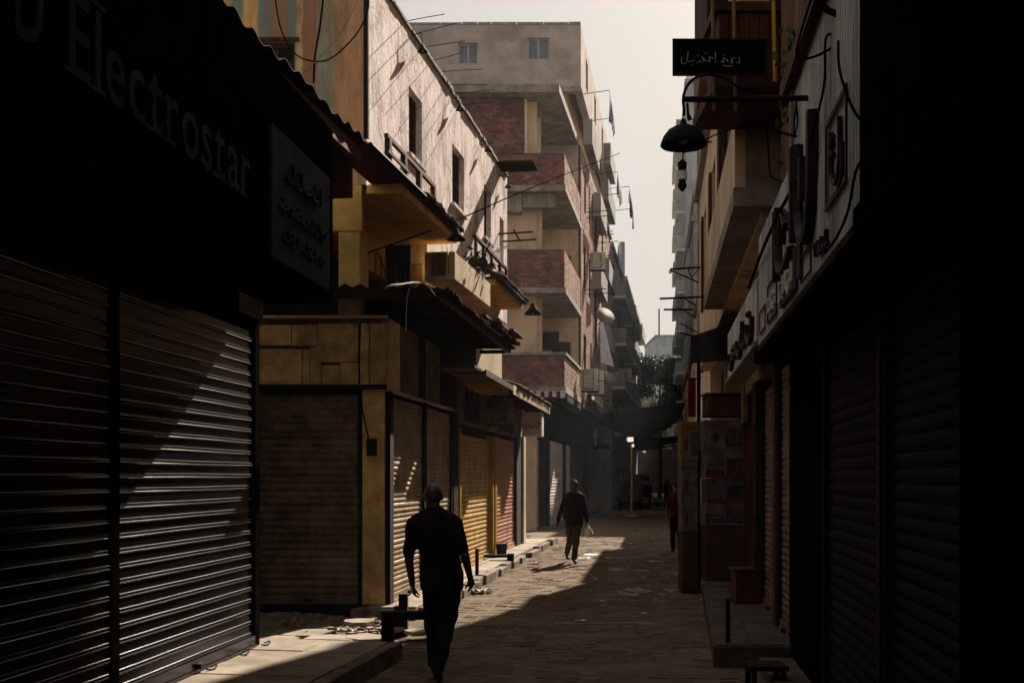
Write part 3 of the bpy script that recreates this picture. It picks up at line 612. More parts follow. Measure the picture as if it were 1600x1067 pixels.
MB().box(FB, 14.9, 15.02, -.2, .03, .15, 2.9).build('corner_post', M['darkmetal'], B_)
shutter(FB, 15.08, 17.1, .15, 2.9, .07, M['tanslat'], B_, n=-.03, pieces=False, gm=M['darkmetal'])
shutter(FB, 17.2, 19.3, .15, 2.9, .07, M['tanslat'], B_, n=-.03, pieces=False, gm=M['darkmetal'])
MB().box(FB, 19.36, 19.8, -.2, .04, .15, 2.9).build('pillar', M['rust'], B_)
u = 14.9
for L, mm_ in ((.55, 'marble'), (.16, 'dimochre'), (1.0, 'dimochre'), (.5, 'rust'), (1.1, 'dimochre'), (.9, 'rust')): MB().box(FB, u + .01, u + L, -.1, .03, 2.92, 3.84).build('marble_panel', M[mm_], B_, bevel=.004); u += L  # panels past the corner coloured dark for the shade under the canopy
MB().box(FB, u + .01, 19.8, -.1, .0, 2.92, 3.84).build('fascia_board', M['rust'], B_)
MB().box(FB, 14.95, 19.3, -.02, .12, 2.90, 2.915).build('ledge', M['conc'], B_)
Y_ = thing('shop_building', FB.p(20, 0, 0), 'low shop row with a sunlit yellow shutter and a salmon shutter', 'shop')
MB().box(FB, 19.85, 28.95, -5, -.1, 0, 3.5).build('wall', M['darkhole'], Y_)
shutter(FB, 20.0, 23.6, .15, 2.62, .085, M['yelslat'], Y_, n=-.03, pieces=True, guides=False)
for u0_, u1_ in ((19.84, 19.97), (23.63, 23.78), (24.0, 24.25)): MB().box(FB, u0_, u1_, -.1, .06, .15, 2.64).build('post', M['yelpaint'], Y_, bevel=.01)
MB().box(FB, 23.79, 23.99, -.12, .0, .15, 2.64).build('post', M['darkmetal'], Y_)
shutter(FB, 24.3, 27.5, .15, 2.72, .085, M['redslat'], Y_, n=-.03, pieces=False, guides=False)
MB().box(FB, 27.55, 28.5, -.12, .05, .15, 2.75).build('pillar', M['darkmetal'], Y_)
MB().box(FB, 28.52, 28.95, -.5, .10, .15, 2.8).build('pillar', M['cream'], Y_, bevel=.01)
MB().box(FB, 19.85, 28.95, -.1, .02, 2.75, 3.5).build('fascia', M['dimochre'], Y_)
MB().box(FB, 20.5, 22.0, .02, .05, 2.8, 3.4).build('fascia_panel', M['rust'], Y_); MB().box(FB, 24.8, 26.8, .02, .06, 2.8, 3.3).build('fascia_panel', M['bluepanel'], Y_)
MB().box(Wd(), -.55, .14, 28.955, 29.2, .05, 3.4).build('side_wall', M['cream'], Y_)
# canopies
K1 = thing('canopy', FB.p(17, .5, 4), 'dark corrugated iron canopy over the marble corner shop', 'canopy')
MB().sheet(lambda u, v: FB.p(15.55 + 6.9 * u, -1.6 + 2.30 * v + .03 * math.sin(u * 31), 4.36 - .06 * v + .022 * math.sin(u * 6.4 / .16 * 6.283) + .03 * noise.noise(Vector((u * 6, v * 3, 0)))), 240, 3, th=(0, 0, -.014)).build('roof_sheet', M['rust'], K1)
MB().sheet(lambda u, v: FB.p(15.55 + .06 * v, -1.6 + 2.28 * u, 4.33 + .02 * math.sin(u * 90) - .13 * v), 90, 1, th=(0, .012, 0)).build('front_edge', M['rust'], K1)
MB().sheet(lambda u, v: (-2.7 + 1.68 * u, 14.32 + 1.3 * v + .03 * math.sin(u * 13), 4.17 + .10 * v + .022 * math.sin(u * 55) + .02 * noise.noise(Vector((u * 8, v, 3)))), 160, 3, th=(0, 0, -.014)).build('roof_sheet', M['rust'], K1)
MB().sheet(lambda u, v: (-2.7 + 1.66 * u, 14.34 + .25 * v, 4.15 - .10 * v), 30, 1, th=(0, .012, 0)).build('front_edge', M['rust'], K1)
MB().box(FB, 15.6, 22.4, .52, .60, 4.20, 4.28).build('beam', M['wood'], K1)
for i in range(8): MB().box(FB, 15.8 + i * .9, 15.86 + i * .9, .03, .52, 4.16, 4.23).build('rafter', M['wood'], K1)
tiles(FB, 19.0, 22.6, .74, 4.34, K1)
for i in range(7):
    u = 18.6 + i * .6; MB().box(FB, u, u + .5, .3 + R.uniform(-.1, .1), .74 + R.uniform(-.08, .1), 4.38 + .02 * i, 4.41 + .02 * i).build('loose_board', M['wood2'], K1)
K2 = thing('canopy', FB.p(24, .5, 3.5), 'board canopy with fascia coloured pale where sunlit over the yellow and salmon shutters', 'canopy')
MB().box(FB, 18.0, 18.75, -.1, .62, 3.50, 3.54).build('roof_board', M['wood'], K2); MB().box(FB, 18.98, 29.5, -.1, .62, 3.50, 3.54).build('roof_board', M['wood'], K2); MB().box(FB, 22.4, 29.5, .625, .65, 3.40, 3.58).build('fascia_board', M['cream'], K2)  # cream marks the sunlit stretch of the fascia in colour
MB().box(FB, 18.98, 22.39, .625, .65, 3.46, 3.56).build('fascia_board', M['wood'], K2)  # dark wood colour marks the unlit stretch of the fascia
for u in (20.7, 21.3, 21.9): MB().box(FB, u, u + .12, .03, .60, 3.36, 3.495).build('bracket', M['yelpaint'], K2)
for u in (23.5, 25.5, 27.5, 29.2): MB().box(FB, u, u + .1, .03, .60, 3.40, 3.495).build('bracket', M['wood'], K2)
tiles(FB, 23.0, 29.4, .70, 3.585, K2)
BS = thing('blade_sign', FB.p(28.2, .2, 2.9), 'pale box sign sticking out at the end of the salmon shutter shop', 'sign')
MB().box(FB, 28.0, 28.5, .12, .60, 2.78, 3.36).build('sign_box', M['whitep'], BS, bevel=.01)
fs = Ff(FB.p(28.0, .35, 0)[1] + .03); xs = FB.p(28, .12, 0)[0]
strokes(scribble(12, 3), fs, xs + .04, 3.0, .4, .14, .08, .014, M['letter_red'], BS)
def ac_unit(c, sz, label, face='n', grp=None, m='acwhite'):
    x, y, z = c; w_, d, h = sz; t = thing('air_conditioner', c, label, 'air conditioner', grp)
    fr = Ff(y)
    MB().box(fr, x, x + w_, -d, 0, z, z + h).build('housing', M[m], t, bevel=.012)
    MB().wall(fr, x + .04, x + w_ * .72, z + .05, z + h - .05, .002, .02, [(x + .06, x + w_ * .72 - .02, z + .07, z + h - .07)]).build('fan_guard', M['darkmetal'], t)
    cx, cz = x + .04 + (w_ * .72 - .04) / 2, z + h / 2
    for i in range(7): MB().box(fr, x + .06, x + w_ * .70, .004, .014, z + .09 + i * (h - .16) / 7, z + .09 + i * (h - .16) / 7 + .012).build('louvre', M['darkmetal'], t)
    MB().box(fr, x, x + w_, -d, -.02, z - .04, z - .002).build('bracket', M['darkmetal'], t)
    return t
ac_unit(FB.p(22.9, .08, 2.85), (.5, .35, .5), 'boxy unit fixed above the yellow shutter under the canopy', m='dimochre')  # unit coloured dark because it sits in the canopy's shade
# things by the left kerb
T = thing('low_barrier', W(605, 998, 11.7), 'low dark steel barrier rail on short posts beside walking man', 'barrier')
MB().box(WD, -1.32, -1.20, 11.62, 11.74, 0, .36).build('post', M['darkmetal'], T); MB().box(WD, -.78, -.68, 11.62, 11.74, 0, .36).build('post', M['darkmetal'], T); MB().box(WD, -1.32, -.66, 11.60, 11.76, .362, .44).build('beam', M['darkmetal'], T)
T = thing('stub_post', W(631, 955, 13.1), 'square dark stub post behind the low barrier', 'bollard')
MB().box(WD, -1.28, -1.18, 13.0, 13.12, .0, .48).build('post', M['darkmetal'], T); MB().box(WD, -1.33, -1.281, 13.0, 13.1, .0, .34).build('side_block', M['darkmetal'], T)
T = thing('kerb_post', FC.p(19.4, -.2, .15), 'thin dark post at the kerb in front of yellow shutter', 'bollard')
q = FC.p(19.4, -.15, .15); MB().box(WD, q[0] - .03, q[0] + .03, q[1] - .03, q[1] + .03, .14, .56).build('shaft', M['darkmetal'], T); MB().box(WD, q[0] - .034, q[0] + .034, q[1] - .034, q[1] + .034, .562, .59).build('cap', M['darkmetal'], T)
T = thing('ground_rail', FC.p(22.8, -.3, .15), 'dark iron bar laid low across the pavement beyond the kerb post', 'rail')
q = FC.p(22.8, -.1, .15); MB().box(WD, q[0] - .75, q[0] + .02, q[1], q[1] + .07, .20, .26).build('bar', M['darkmetal'], T); MB().box(WD, q[0] - .02, q[0] + .12, q[1] - .04, q[1] + .16, .14, .28).build('foot', M['darkmetal'], T); MB().box(WD, q[0] - .80, q[0] - .72, q[1], q[1] + .07, .14, .2).build('foot', M['darkmetal'], T)
def bucket(c, r, h, m, label, cat='bucket'):
    t = thing('bucket', c, label, cat); MB().lathe(c, [(.01, .01), (r * .8, .0), (r, h), (r * 1.05, h), (r * .9, h), (r * .72, .03), (.01, .03)], 14).build('pail', m, t, smooth=True)
    MB().tube([(c[0] + r * math.cos(a), c[1], c[2] + h + r * .5 * math.sin(a)) for a in [i * math.pi / 8 for i in range(9)]], .006, 5).build('handle', m, t)
bucket(FB.p(23.9, .2, .152), .12, .26, M['darkmetal'], 'black bucket on the pavement by the yellow posts')
def litter(c, s, m, label, grp='litter along the street'):
    b = MB(); k = 6; j = random.Random(int(c[0] * 1000) + int(c[1] * 77)); b.sheet(lambda u, v: (c[0] + (u - .5) * s * 1.4 + j.uniform(-.1, .1) * s, c[1] + (v - .5) * s + j.uniform(-.1, .1) * s, c[2] + .01 + s * .22 * abs(j.gauss(0, .5))), 8, 6, th=(0, 0, .003))
    o = b.build('litter', m); tag(o, label, 'litter', grp)
litter(FC.p(17.9, .15, 0), .30, M['paper'], 'crumpled white bag lying against the sunlit kerb')
litter(W(908, 971, 14.3)[:2] + (.0,), .10, M['paper'], 'small white scrap alone in the shaded road')
litter(W(835, 881, 23.9)[:2] + (.0,), .14, M['paper'], 'pale scrap by the fallen kerb block near the walking man shadow')
litter((-1.85, 12.9, .07), .16, M['paper'], 'white scrap among rubble behind the low barrier')
litter((-2.25, 12.6, .07), .12, M['paper'], 'white scrap on broken slab next to near shutter')
for i in range(60):  # some scraps stand in for bright glints on wet paving
    yy = R.uniform(15, 40); xx = R.uniform(FC.p(yy, .3, 0)[0] + (yy - 17) * .03 + 1, FR.p(yy, .6, 0)[0])
    litter((xx, yy, .0), R.uniform(.02, .07), M['paper'], 'tiny pale scrap, part litter, part wet glint, on the right-side paving', 'tiny litter and glint scraps on the shaded paving')

# ------------------------------------------------------------------ brick building
def bricks(fr, u0, u1, z0, z1, n, m, parent, holes=(), bl=.24, bh=.075, name='brickwork'):
    b = MB(); z = z0; r = 0
    while z + bh * .8 < z1:
        u = u0 - (bl / 2 if r % 2 else 0)
        while u < u1:
            a, c = max(u, u0) + .006, min(u + bl, u1) - .006
            if c - a > .03 and not any(h[0] < (a + c) / 2 < h[1] and h[2] < z + bh / 2 < h[3] for h in holes):
                e = n + R.uniform(-.003, .009); q = len(b.v)
                P_ = [(a, n - .012, z + .006), (c, n - .012, z + .006), (c, n - .012, z + bh - .006), (a, n - .012, z + bh - .006), (a, e, z + .006), (c, e, z + .006), (c, e, z + bh - .006), (a, e, z + bh - .006)]
                b.v += [fr.p(*p) for p in P_]; b.f += [(q + 4, q + 5, q + 6, q + 7), (q, q + 1, q + 5, q + 4), (q + 1, q + 2, q + 6, q + 5), (q + 2, q + 3, q + 7, q + 6), (q + 3, q, q + 4, q + 7)]
            u += bl
        z += bh; r += 1
    me = bpy.data.meshes.new(name); o = org(parent); me.from_pydata([(x - o.x, y_ - o.y, z_ - o.z) for x, y_, z_ in b.v], [], b.f); me.materials.append(m)
    ob = bpy.data.objects.new(name, me); link(ob, parent); ob['kind'] = 'stuff'; return ob
K = thing('apartment_building', FK.p(38, 0, 0), 'brick apartment block with stacked corner balconies and grey top storey', 'building')
FKf = Ff(38.2)
YB = 43.8
MB().box(Wd(), -7, .84, 38.75, 60, 0, 14.4).build('wall', M['beige'], K)
MB().box(Ff(38.4), -6, .42, -.34, 0, 11.2, 14.38).build('wall', M['mortar'], K); bricks(Ff(38.38), -2.2, .42, 11.45, 14.38, 0, M['brick'], K)
MB().box(Ff(38.4), .40, .50, -3.0, .0, 11.45, 14.38).build('jamb', M['whitep'], K)
hs = [(45.2, 46.2, 9.2, 10.9), (47.6, 48.5, 9.2, 10.9), (45.2, 46.4, 5.6, 7.4), (48.3, 49.2, 5.6, 7.4), (45.4, 46.3, 12.3, 13.9), (47.6, 48.2, 12.3, 13.9), (49.2, 49.8, 12.3, 13.9), (51.5, 52.4, 12.3, 13.9), (51.5, 52.4, 9.2, 10.9), (52.2, 53.2, 5.6, 7.2), (55, 56, 12.3, 13.9), (55, 56, 9.2, 10.9), (55.4, 56.4, 5.6, 7.4)]
MB().wall(FK, YB, 61.5, 4.5, 14.4, -.3, -.015, hs).build('wall', M['mortar'], K, weld=True)
bricks(FK, YB, 50.5, 4.8, 14.38, 0, M['brick2'], K, hs); bricks(FK, 50.5, 61.5, 4.8, 14.38, 0, M['brick2'], K, hs, bl=.48, bh=.15)
MB().box(FK, YB, 61.5, -4, -.31, 4.5, 14.4).build('wall', M['beige'], K)
for h in hs: window(FK, *h, -.12, K, M['wood2'], M['glass'], (2, 2), .07)
for h in hs[::2]:
    MB().tube([FK.p(h[0], 0, h[2] - .1), FK.p(h[0], .9, h[2] - .05)], .018, 5).build('drying_pole', M['darkmetal'], K); MB().tube([FK.p(h[1], 0, h[2] - .1), FK.p(h[1], .9, h[2] - .05)], .018, 5).build('drying_pole', M['darkmetal'], K)
MB().tube([FK.p(50.3, .08, 4.6), FK.p(50.3, .08, 14.2)], .06, 8).build('drain_pipe', M['rust'], K)
def slab(z0, z1, ov=.0, m='conc'):
    MB().hexa([(-1.5, 38 - ov, z0), FK.p(38 - ov, .04 + ov, z0), FK.p(YB + .2, .04 + ov, z0), (-1.5, YB + .2, z0), (-1.5, 38 - ov, z1), FK.p(38 - ov, .04 + ov, z1), FK.p(YB + .2, .04 + ov, z1), (-1.5, YB + .2, z1)]).build('balcony_slab', M[m], K)
slab(11.22, 11.42); slab(7.86, 8.05); slab(4.58, 4.78)
MB().hexa([(-7, 37.8, 14.42), FK.p(37.8, -.15, 14.42), FK.p(61.5, .1, 14.42), (-7, 61.5, 14.42), (-7, 37.8, 14.68), FK.p(37.8, -.15, 14.68), FK.p(61.5, .1, 14.68), (-7, 61.5, 14.68)]).build('roof_slab', M['conc'], K)
for (z0, z1, m, cap) in ((11.43, 12.46, 'brick', 0), (8.06, 9.29, 'brick', 0), (4.79, 5.81, 'brick', 1)):
    xr = FK.p(38, 0, 0)[0]
    MB().box(Ff(38.0), -1.5, xr - .02, -.22, 0, z0, z1).build('parapet', M['mortar'], K); bricks(Ff(37.985), -1.4, xr, z0, z1, 0, M['brick'], K)
    MB().box(FK, 38.05, YB, -.22, -.015, z0, z1).build('parapet', M['mortar'], K); bricks(FK, 38.0, YB, z0, z1, 0, M['brick2'], K)
    if cap:
        MB().box(Ff(38.0), -1.5, xr - .24, -.25, .05, z1 + .002, z1 + .10).build('parapet_cap', M['conc'], K); MB().box(FK, 37.97, YB, -.25, .06, z1 + .002, z1 + .10).build('parapet_cap', M['conc'], K)
# recess back walls, doors
for (z0, z1) in ((11.42, 14.4), (8.05, 11.2), (4.78, 7.84)):
    MB().box(Wd(), .852, 1.02, 39.0 if z0 < 11 else 40.4, YB, z0, z1).build('side_wall', M['whitep' if z0 > 11 else 'cream'], K)
    MB().wall(Ff(YB - .02), 1.02, 2.52, z0, z1, -.2, 0, [(1.5, 2.25, z0 + .02, z0 + 2.15)]).build('back_wall', M['beige' if z0 < 11 else 'grey'], K)
    d = MB().box(Ff(YB + .06), 1.53, 2.22, -.05, 0, z0 + .02, z0 + 2.12).build('door', M['rust'], K)
    window(Fr(1.035, 0, 1), 40.8, 41.9, z0 + .8, z0 + 2.2, .04, K, M['wood2'], M['glass'], (2, 1), .07)
MB().box(Wd(), -.2, .34, 38.3, 38.9, 10.6, 11.21).build('beam', M['conc'], K); MB().box(Wd(), .36, 1.45, 38.3, 38.6, 10.75, 11.2).build('beam', M['conc'], K)
MB().box(FK, 43.9, 44.1, -.25, .03, 4.8, 14.35).build('column', M['conc'], K)
# grey top block
MB().wall(Ff(44.0), -7, 2.62, 16.7, 19.05, -.3, 0, [(-2.06, -1.30, 17.58, 18.36), (.60, 1.42, 17.75, 18.55)]).build('wall', M['grey'], K, weld=True)
hs2 = [(46.2, 47.2, 17.4, 18.6), (50.5, 51.5, 17.4, 18.6), (55, 56, 17.4, 18.6)]
MB().wall(FK, 44.0, 61.5, 16.7, 19.05, -.3, 0, hs2).build('wall', M['grey'], K, weld=True)
MB().hexa([(-7, 44.31, 14.7), (2.0, 44.31, 14.7), (4.9, 61.4, 14.7), (-7, 61.4, 14.7), (-7, 44.31, 18.95), (2.0, 44.31, 18.95), (4.9, 61.4, 18.95), (-7, 61.4, 18.95)]).build('wall', M['beige'], K)
MB().box(Wd(), -7, 2.6, 43.98, 44.3, 16.5, 16.698).build('beam', M['conc'], K)
for h in ((-2.06, -1.30, 17.58, 18.36), (.60, 1.42, 17.75, 18.55)): window(Ff(44.0), *h, -.14, K, M['acwhite'], M['glass'], (2, 1), .05)
for h in hs2: window(FK, *h, -.1, K, M['acwhite'], M['glass'], (2, 1), .06)
u = -6.9
while u < 2.5: L = R.uniform(.5, 1.4); MB().box(Ff(44.0), u, min(u + L, 2.62), -.32, .03, 19.052, 19.09 + R.uniform(0, .07)).build('coping_stone', M['conc'], K); u += L + .02
def side_balcony(fr, u0, u1, z0, h, d, parent, m, edge=None, rail=False):
    MB().box(fr, u0, u1, .01, d, z0, z0 + .16).build('balcony_slab', M[edge or m], parent)
    if rail:
        for i in range(int((u1 - u0) / .35) + 1): MB().tube([fr.p(u0 + i * .35, d - .04, z0 + .16), fr.p(u0 + i * .35, d - .04, z0 + h)], .015, 4).build('baluster', M['darkmetal'], parent)
        MB().box(fr, u0, u1, d - .06, d - .02, z0 + h, z0 + h + .05).build('handrail', M['darkmetal'], parent)
    else:
        MB().box(fr, u0, u1, d - .1, d, z0 + .162, z0 + h).build('balcony_parapet', M[m], parent)
        for a in (u0, u1 - .1): MB().box(fr, a, a + .1, .01, d - .102, z0 + .162, z0 + h).build('balcony_parapet', M[m], parent)
for (u0, u1, z0) in ((45.0, 48.8, 14.75), (49.6, 53.5, 13.0), (49.8, 53.8, 9.9), (54.5, 60, 14.9), (54.8, 60, 11.2), (54.8, 60, 8.0), (56, 60, 17.0), (50, 53.4, 6.4)):
    side_balcony(FK, u0, u1, z0, 1.0, .36, K, R.choice(['conc', 'distant2', 'distant2']))
# ground floor of brick building: shops
Q = thing('shop_building', FG.p(39.5, 0, 0), 'distant ground-floor shops with two grey shutters beneath the brick block', 'shop')
x0 = FG.p(39.3, 0, 0)[0]
MB().box(Wd(), -7, x0 - .03, 39.7, 60, 0, 4.5).build('wall', M['rust'], Q)
MB().box(FG, 39.72, 60, -4, -.1, 0, 4.5).build('wall', M['rust'], Q)
shutter(Ff(39.6), .36, .96, .1, 3.15, .11, M['greyslat'], Q, pieces=False, gm=M['darkmetal'])
MB().box(Wd(), -3, .32, 39.5, 39.69, 0, 3.3).build('wall', M['blackpaint'], Q); MB().box(Wd(), .98, x0, 39.45, 39.69, 0, 3.4).build('pillar', M['darkmetal'], Q)
MB().box(Wd(), -3, x0 + .2, 39.4, 39.69, 3.42, 4.5).build('fascia', M['blackpaint'], Q)
shutter(FG, 40.0, 45.0, .1, 3.15, .11, M['greyslat'], Q, n=.0, pieces=False, gm=M['darkmetal'])
shutter(FG, 46.0, 48.2, .1, 3.15, .11, M['greyslat'], Q, n=.0, pieces=False, gm=M['darkmetal'])
MB().box(FG, 48.6, 53.0, -.05, .06, .0, 2.7).build('door', M['wood2'], Q); MB().box(FG, 53.05, 53.3, -.05, .14, 0, 2.9).build('post', M['conc'], Q)
MB().box(FG, 39.5, 60, -.1, .1, 3.25, 4.5).build('fascia', M['blackpaint'], Q)
pv = MB().box(FG, 39.0, 60, -.3, .5, -.02, .1).build('pavement', M['curb']); tag(pv, kind='structure')
# canopy with cloth and ac units on the brick building
K3 = thing('canopy', FK.p(41, .6, 4.3), 'metal canopy with a sunlit edge under the brick building balconies', 'canopy')
MB().box(FK, 38.2, 43.2, -.8, .05, 4.42, 4.47).build('roof_sheet', M['rust'], K3); MB().box(FK, 46.6, 53, -.1, .18, 5.20, 5.25).build('roof_sheet', M['rust'], K3); MB().box(FK, 46.6, 53, .182, .21, 4.95, 5.27).build('fascia_board', M['cream'], K3); MB().box(FK, 38.2, 43.18, .052, .08, 4.3, 4.5).build('fascia_board', M['rust'], K3)
K4 = thing('awning', FG.p(50, .6, 3.2), 'dark drooping awning along the distant left shop fronts', 'awning')
MB().sheet(lambda u, v: FG.p(50.5 + 11 * u, .1 + 1.2 * v, 3.9 - .7 * v + .12 * math.sin(u * 25) * v), 60, 4, th=(0, 0, -.02)).build('canvas', M['cloth_d'], K4)
for i in range(6): MB().tube([FG.p(51 + i * 2, .0, 3.3), FG.p(51 + i * 2, 1.2, 3.25)], .02, 5).build('arm', M['darkmetal'], K4)
RW = thing('tarpaulin', FK.p(38.2, .8, 4.6), 'red and white striped cloth edge on the canopy below the brick parapet', 'cloth')
for i in range(9): MB().box(Ff(37.75), .55 + i * .13, .675 + i * .13, -.02, 0, 4.42 - .02 * (i % 3), 4.60).build('stripe', M['cloth_r' if i % 2 else 'cloth_w'], RW)
MB().box(Ff(37.76), .5, 1.75, -.05, -.022, 4.42, 4.62).build('backing', M['cloth_w'], RW)
ac_unit((FK.p(42.2, .2, 0)[0], 42.2, 4.95), (.60, .4, .8), 'shaded box-shaped cooling unit beside the brick parapet corner')
ac_unit((FK.p(45.5, .12, 0)[0], 45.5, 5.05), (.66, .45, .95), 'pale cooling unit with slatted front right of the brick parapet')
def dish(c, r, label, tilt):
    t = thing('satellite_dish', c, label, 'satellite dish', 'satellite dishes on the left facades')
    b = MB(); rs = []
    Rm = Matrix.Rotation(tilt, 3, 'Z') @ Matrix.Rotation(math.radians(60), 3, 'X')
    for j in range(6):
        q = .02 + (r - .02) * j / 5; rs.append([Vector(c) + Rm @ Vector((q * math.cos(a), q * math.sin(a), .35 * q * q / r)) for a in [i * 6.283 / 18 for i in range(18)]])
    b.rings(rs); b.build('reflector', M['distant2'], t, smooth=True); MB().tube([c, Vector(c) + Vector((-.3, .1, -.3))], .02, 5).build('mount', M['darkmetal'], t)
    MB().tube([Vector(c) + Rm @ Vector((0, r, .3)), Vector(c) + Rm @ Vector((0, 0, .6))], .01, 4).build('feed_arm', M['darkmetal'], t)
dish(FK.p(48, .6, 8.4), .42, 'round dish on the brick building side above the hanging sheet', .4)
dish(FK.p(50, .6, 6.0), .38, 'round dish low on the left facade beside the pale cooling unit', .6)
def laundry(fr, u0, u1, n, z, label, mats, parent_label=None, seed=1):
    t = thing('laundry_line', fr.p(u0, n, z), label, 'laundry', 'laundry lines on the left facades'); q = random.Random(seed)
    MB().tube(arc(fr.p(u0, n, z), fr.p(u1, n, z), .08, 6), .008, 4).build('line', M['cable'], t)
    for a in (u0, u1): MB().tube([fr.p(a, 0, z - .1), fr.p(a, n, z)], .015, 4).build('arm', M['darkmetal'], t)
    u = u0 + .15
    while u < u1 - .5:
        L = q.uniform(.4, .7); H = q.uniform(.5, 1.1); m_ = M[q.choice(mats)]; ph = q.uniform(0, 6)
        MB().sheet(lambda a, b: fr.p(u + L * a, n + .05 * math.sin(a * 9 + ph) * b, z - .03 - H * b - .05 * math.sin(a * 5 + ph) * b), 8, 5, th=Vector(fr.p(0, .008, 0)) - Vector(fr.p(0, 0, 0))).build('garment', m_, t); u += L + .06
laundry(FK, 45.2, 48.6, 1.0, 16.9, 'washing hung highest on the left, beside the grey top storey', ['cloth_b', 'cloth_w', 'cloth_r'], seed=2)
laundry(FK, 49.7, 53.4, 1.05, 14.9, 'washing with pale sheets on the second balcony down', ['cloth_w', 'cloth_b', 'cloth_w'], seed=3)
laundry(FK, 55, 59.5, 1.3, 15.6, 'dark and lilac washing overhanging the sky edge of left facades', ['cloth_d', 'cloth_w', 'cloth_b'], seed=4)
FK2 = Fr(-3.97, .15)
ac_unit((FK.p(47.2, .12, 0)[0], 47.2, 10.3), (.6, .4, .7), 'small cooling unit high on the sunlit brick side wall')
ac_unit((1.9, 43.4, 12.75), (.55, .4, .6), 'cooling unit inside the topmost open corner balcony', m='beige')
ac_unit((1.15, 42.9, 6.6), (.6, .4, .6), 'dark cooling unit on the back wall of the lowest corner balcony', m='rust')
ac_unit((FK2.p(66, .12, 0)[0], 66, 7.2), (.8, .5, .8), 'cooling unit on the grey weathered block past the brick one')
laundry(FK2, 64, 68, 1.1, 10.6, 'washing on the weathered grey block, upper line', ['cloth_w', 'cloth_b', 'cloth_d'], seed=12)
laundry(FK2, 70, 75, 1.2, 8.0, 'washing on the weathered grey block, lower line', ['cloth_b', 'cloth_r', 'cloth_w'], seed=15)
laundry(FK, 51, 54, 1.0, 12.2, 'short line of dark washing midway up the left facade edge', ['cloth_d', 'cloth_b'], seed=17)
SHT = thing('hanging_sheet', FK.p(50, .5, 8), 'pale triangular sheet hanging down the brick building side', 'sheet')
MB().sheet(lambda u, v: FK.p(49.2 + .3 * v + (1.9 * v) * u, .35 + .45 * u * v, 8.9 - 2.2 * v), 4, 8, th=(.01, 0, 0)).build('cloth', M['cloth_w'], SHT)

# ------------------------------------------------------------------ further left buildings
def block_building(name_, fr, u0, u1, h, depth, m, label, floors, cols, balc=True, edge='whitep', z0=4.2, front=True, wm='wood2'):
    t = thing('apartment_building', fr.p(u0, 0, 0), label, 'building'); holes = []
    fh = (h - z0) / floors
    for f in range(floors):
        for c in range(cols):
            a = u0 + (u1 - u0) * (c + .25) / cols; holes.append((a, a + (u1 - u0) / cols * .4, z0 + f * fh + fh * .3, z0 + f * fh + fh * .8))
    MB().wall(fr, u0, u1, 0, h, -.35, 0, holes).build('wall', M[m], t, weld=True)
    MB().box(fr, u0, u1, -depth, -.36, 0, h - .1).build('wall', M[m], t)
    for ho in holes: window(fr, *ho, -.12, t, M[wm], M['glass'], (2, 1), .08)
    MB().box(fr, u0 - .1, u1 + .05, -depth, .12, h + .002, h + .25).build('roof_slab', M['conc'], t)
    if balc:
        for f in range(floors):
            a = u0 + (u1 - u0) * (.05 if f % 2 else .1); b = u0 + (u1 - u0) * .55; side_balcony(fr, a, b, z0 + f * fh - .1, 1.0, .7, t, m, edge)
            side_balcony(fr, u0 + (u1 - u0) * .6, u1 - .4, z0 + f * fh - .1, 1.0, .8, t, m, edge)
    return t
t = block_building('', Fr(-3.97, .15), 62.2, 84, 14.2, 9, 'conc', 'grey weathered apartment block with white-edged balconies past the brick block', 4, 4)
t = block_building('', Fr(-4.6, .15), 90, 112, 17.2, 9, 'distant2', 'hazy slim apartment block at the left end of the sky gap', 5, 4)
MB().box(Fr(-4.6, .15), 90, 92, -2, -.5, 17.5, 19.0).build('chimney', M['conc'], t)
MB().tube([Fr(-4.3, .15).p(84.5, -.3, 14.2), Fr(-4.3, .15).p(84.5, -.3, 19.0)], .2, 8).build('chimney', M['conc'], t)
# houses at the end of the street
def plain_house(x0, x1, y, d, h, m, label, wins_, grp=None):
    t = thing('house', (x0, y, 0), label, 'building', grp); f = Ff(y)
    MB().wall(f, x0, x1, 0, h, -.3, 0, wins_).build('wall', M[m], t, weld=True); MB().box(f, x0, x1, -d, -.31, 0, h - .1).build('wall', M[m], t)
    for q in wins_: window(f, *q, -.1, t, M['wood2'], M['glass'], (2, 1), .1)
    MB().box(f, x0 - .1, x1 + .1, -d, .1, h + .01, h + .3).build('roof_slab', M['conc'], t); return t
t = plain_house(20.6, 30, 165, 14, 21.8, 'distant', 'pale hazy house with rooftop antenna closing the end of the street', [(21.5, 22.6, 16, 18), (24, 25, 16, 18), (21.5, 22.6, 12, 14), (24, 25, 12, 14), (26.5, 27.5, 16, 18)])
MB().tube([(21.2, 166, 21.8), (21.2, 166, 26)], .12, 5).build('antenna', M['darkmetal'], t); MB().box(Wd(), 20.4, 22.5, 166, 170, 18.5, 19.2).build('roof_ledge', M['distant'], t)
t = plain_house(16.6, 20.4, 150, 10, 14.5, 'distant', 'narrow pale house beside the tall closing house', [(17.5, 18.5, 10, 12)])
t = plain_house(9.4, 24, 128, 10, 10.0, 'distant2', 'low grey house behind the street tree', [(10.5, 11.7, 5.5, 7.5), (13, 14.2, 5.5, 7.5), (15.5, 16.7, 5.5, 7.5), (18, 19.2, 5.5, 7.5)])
MB().box(Ff(127.9), 9.4, 24, -.1, .3, 0, 4.9).build('dark_shade_panel', M['rust'], t)  # dark sheet added for the shaded base of the house
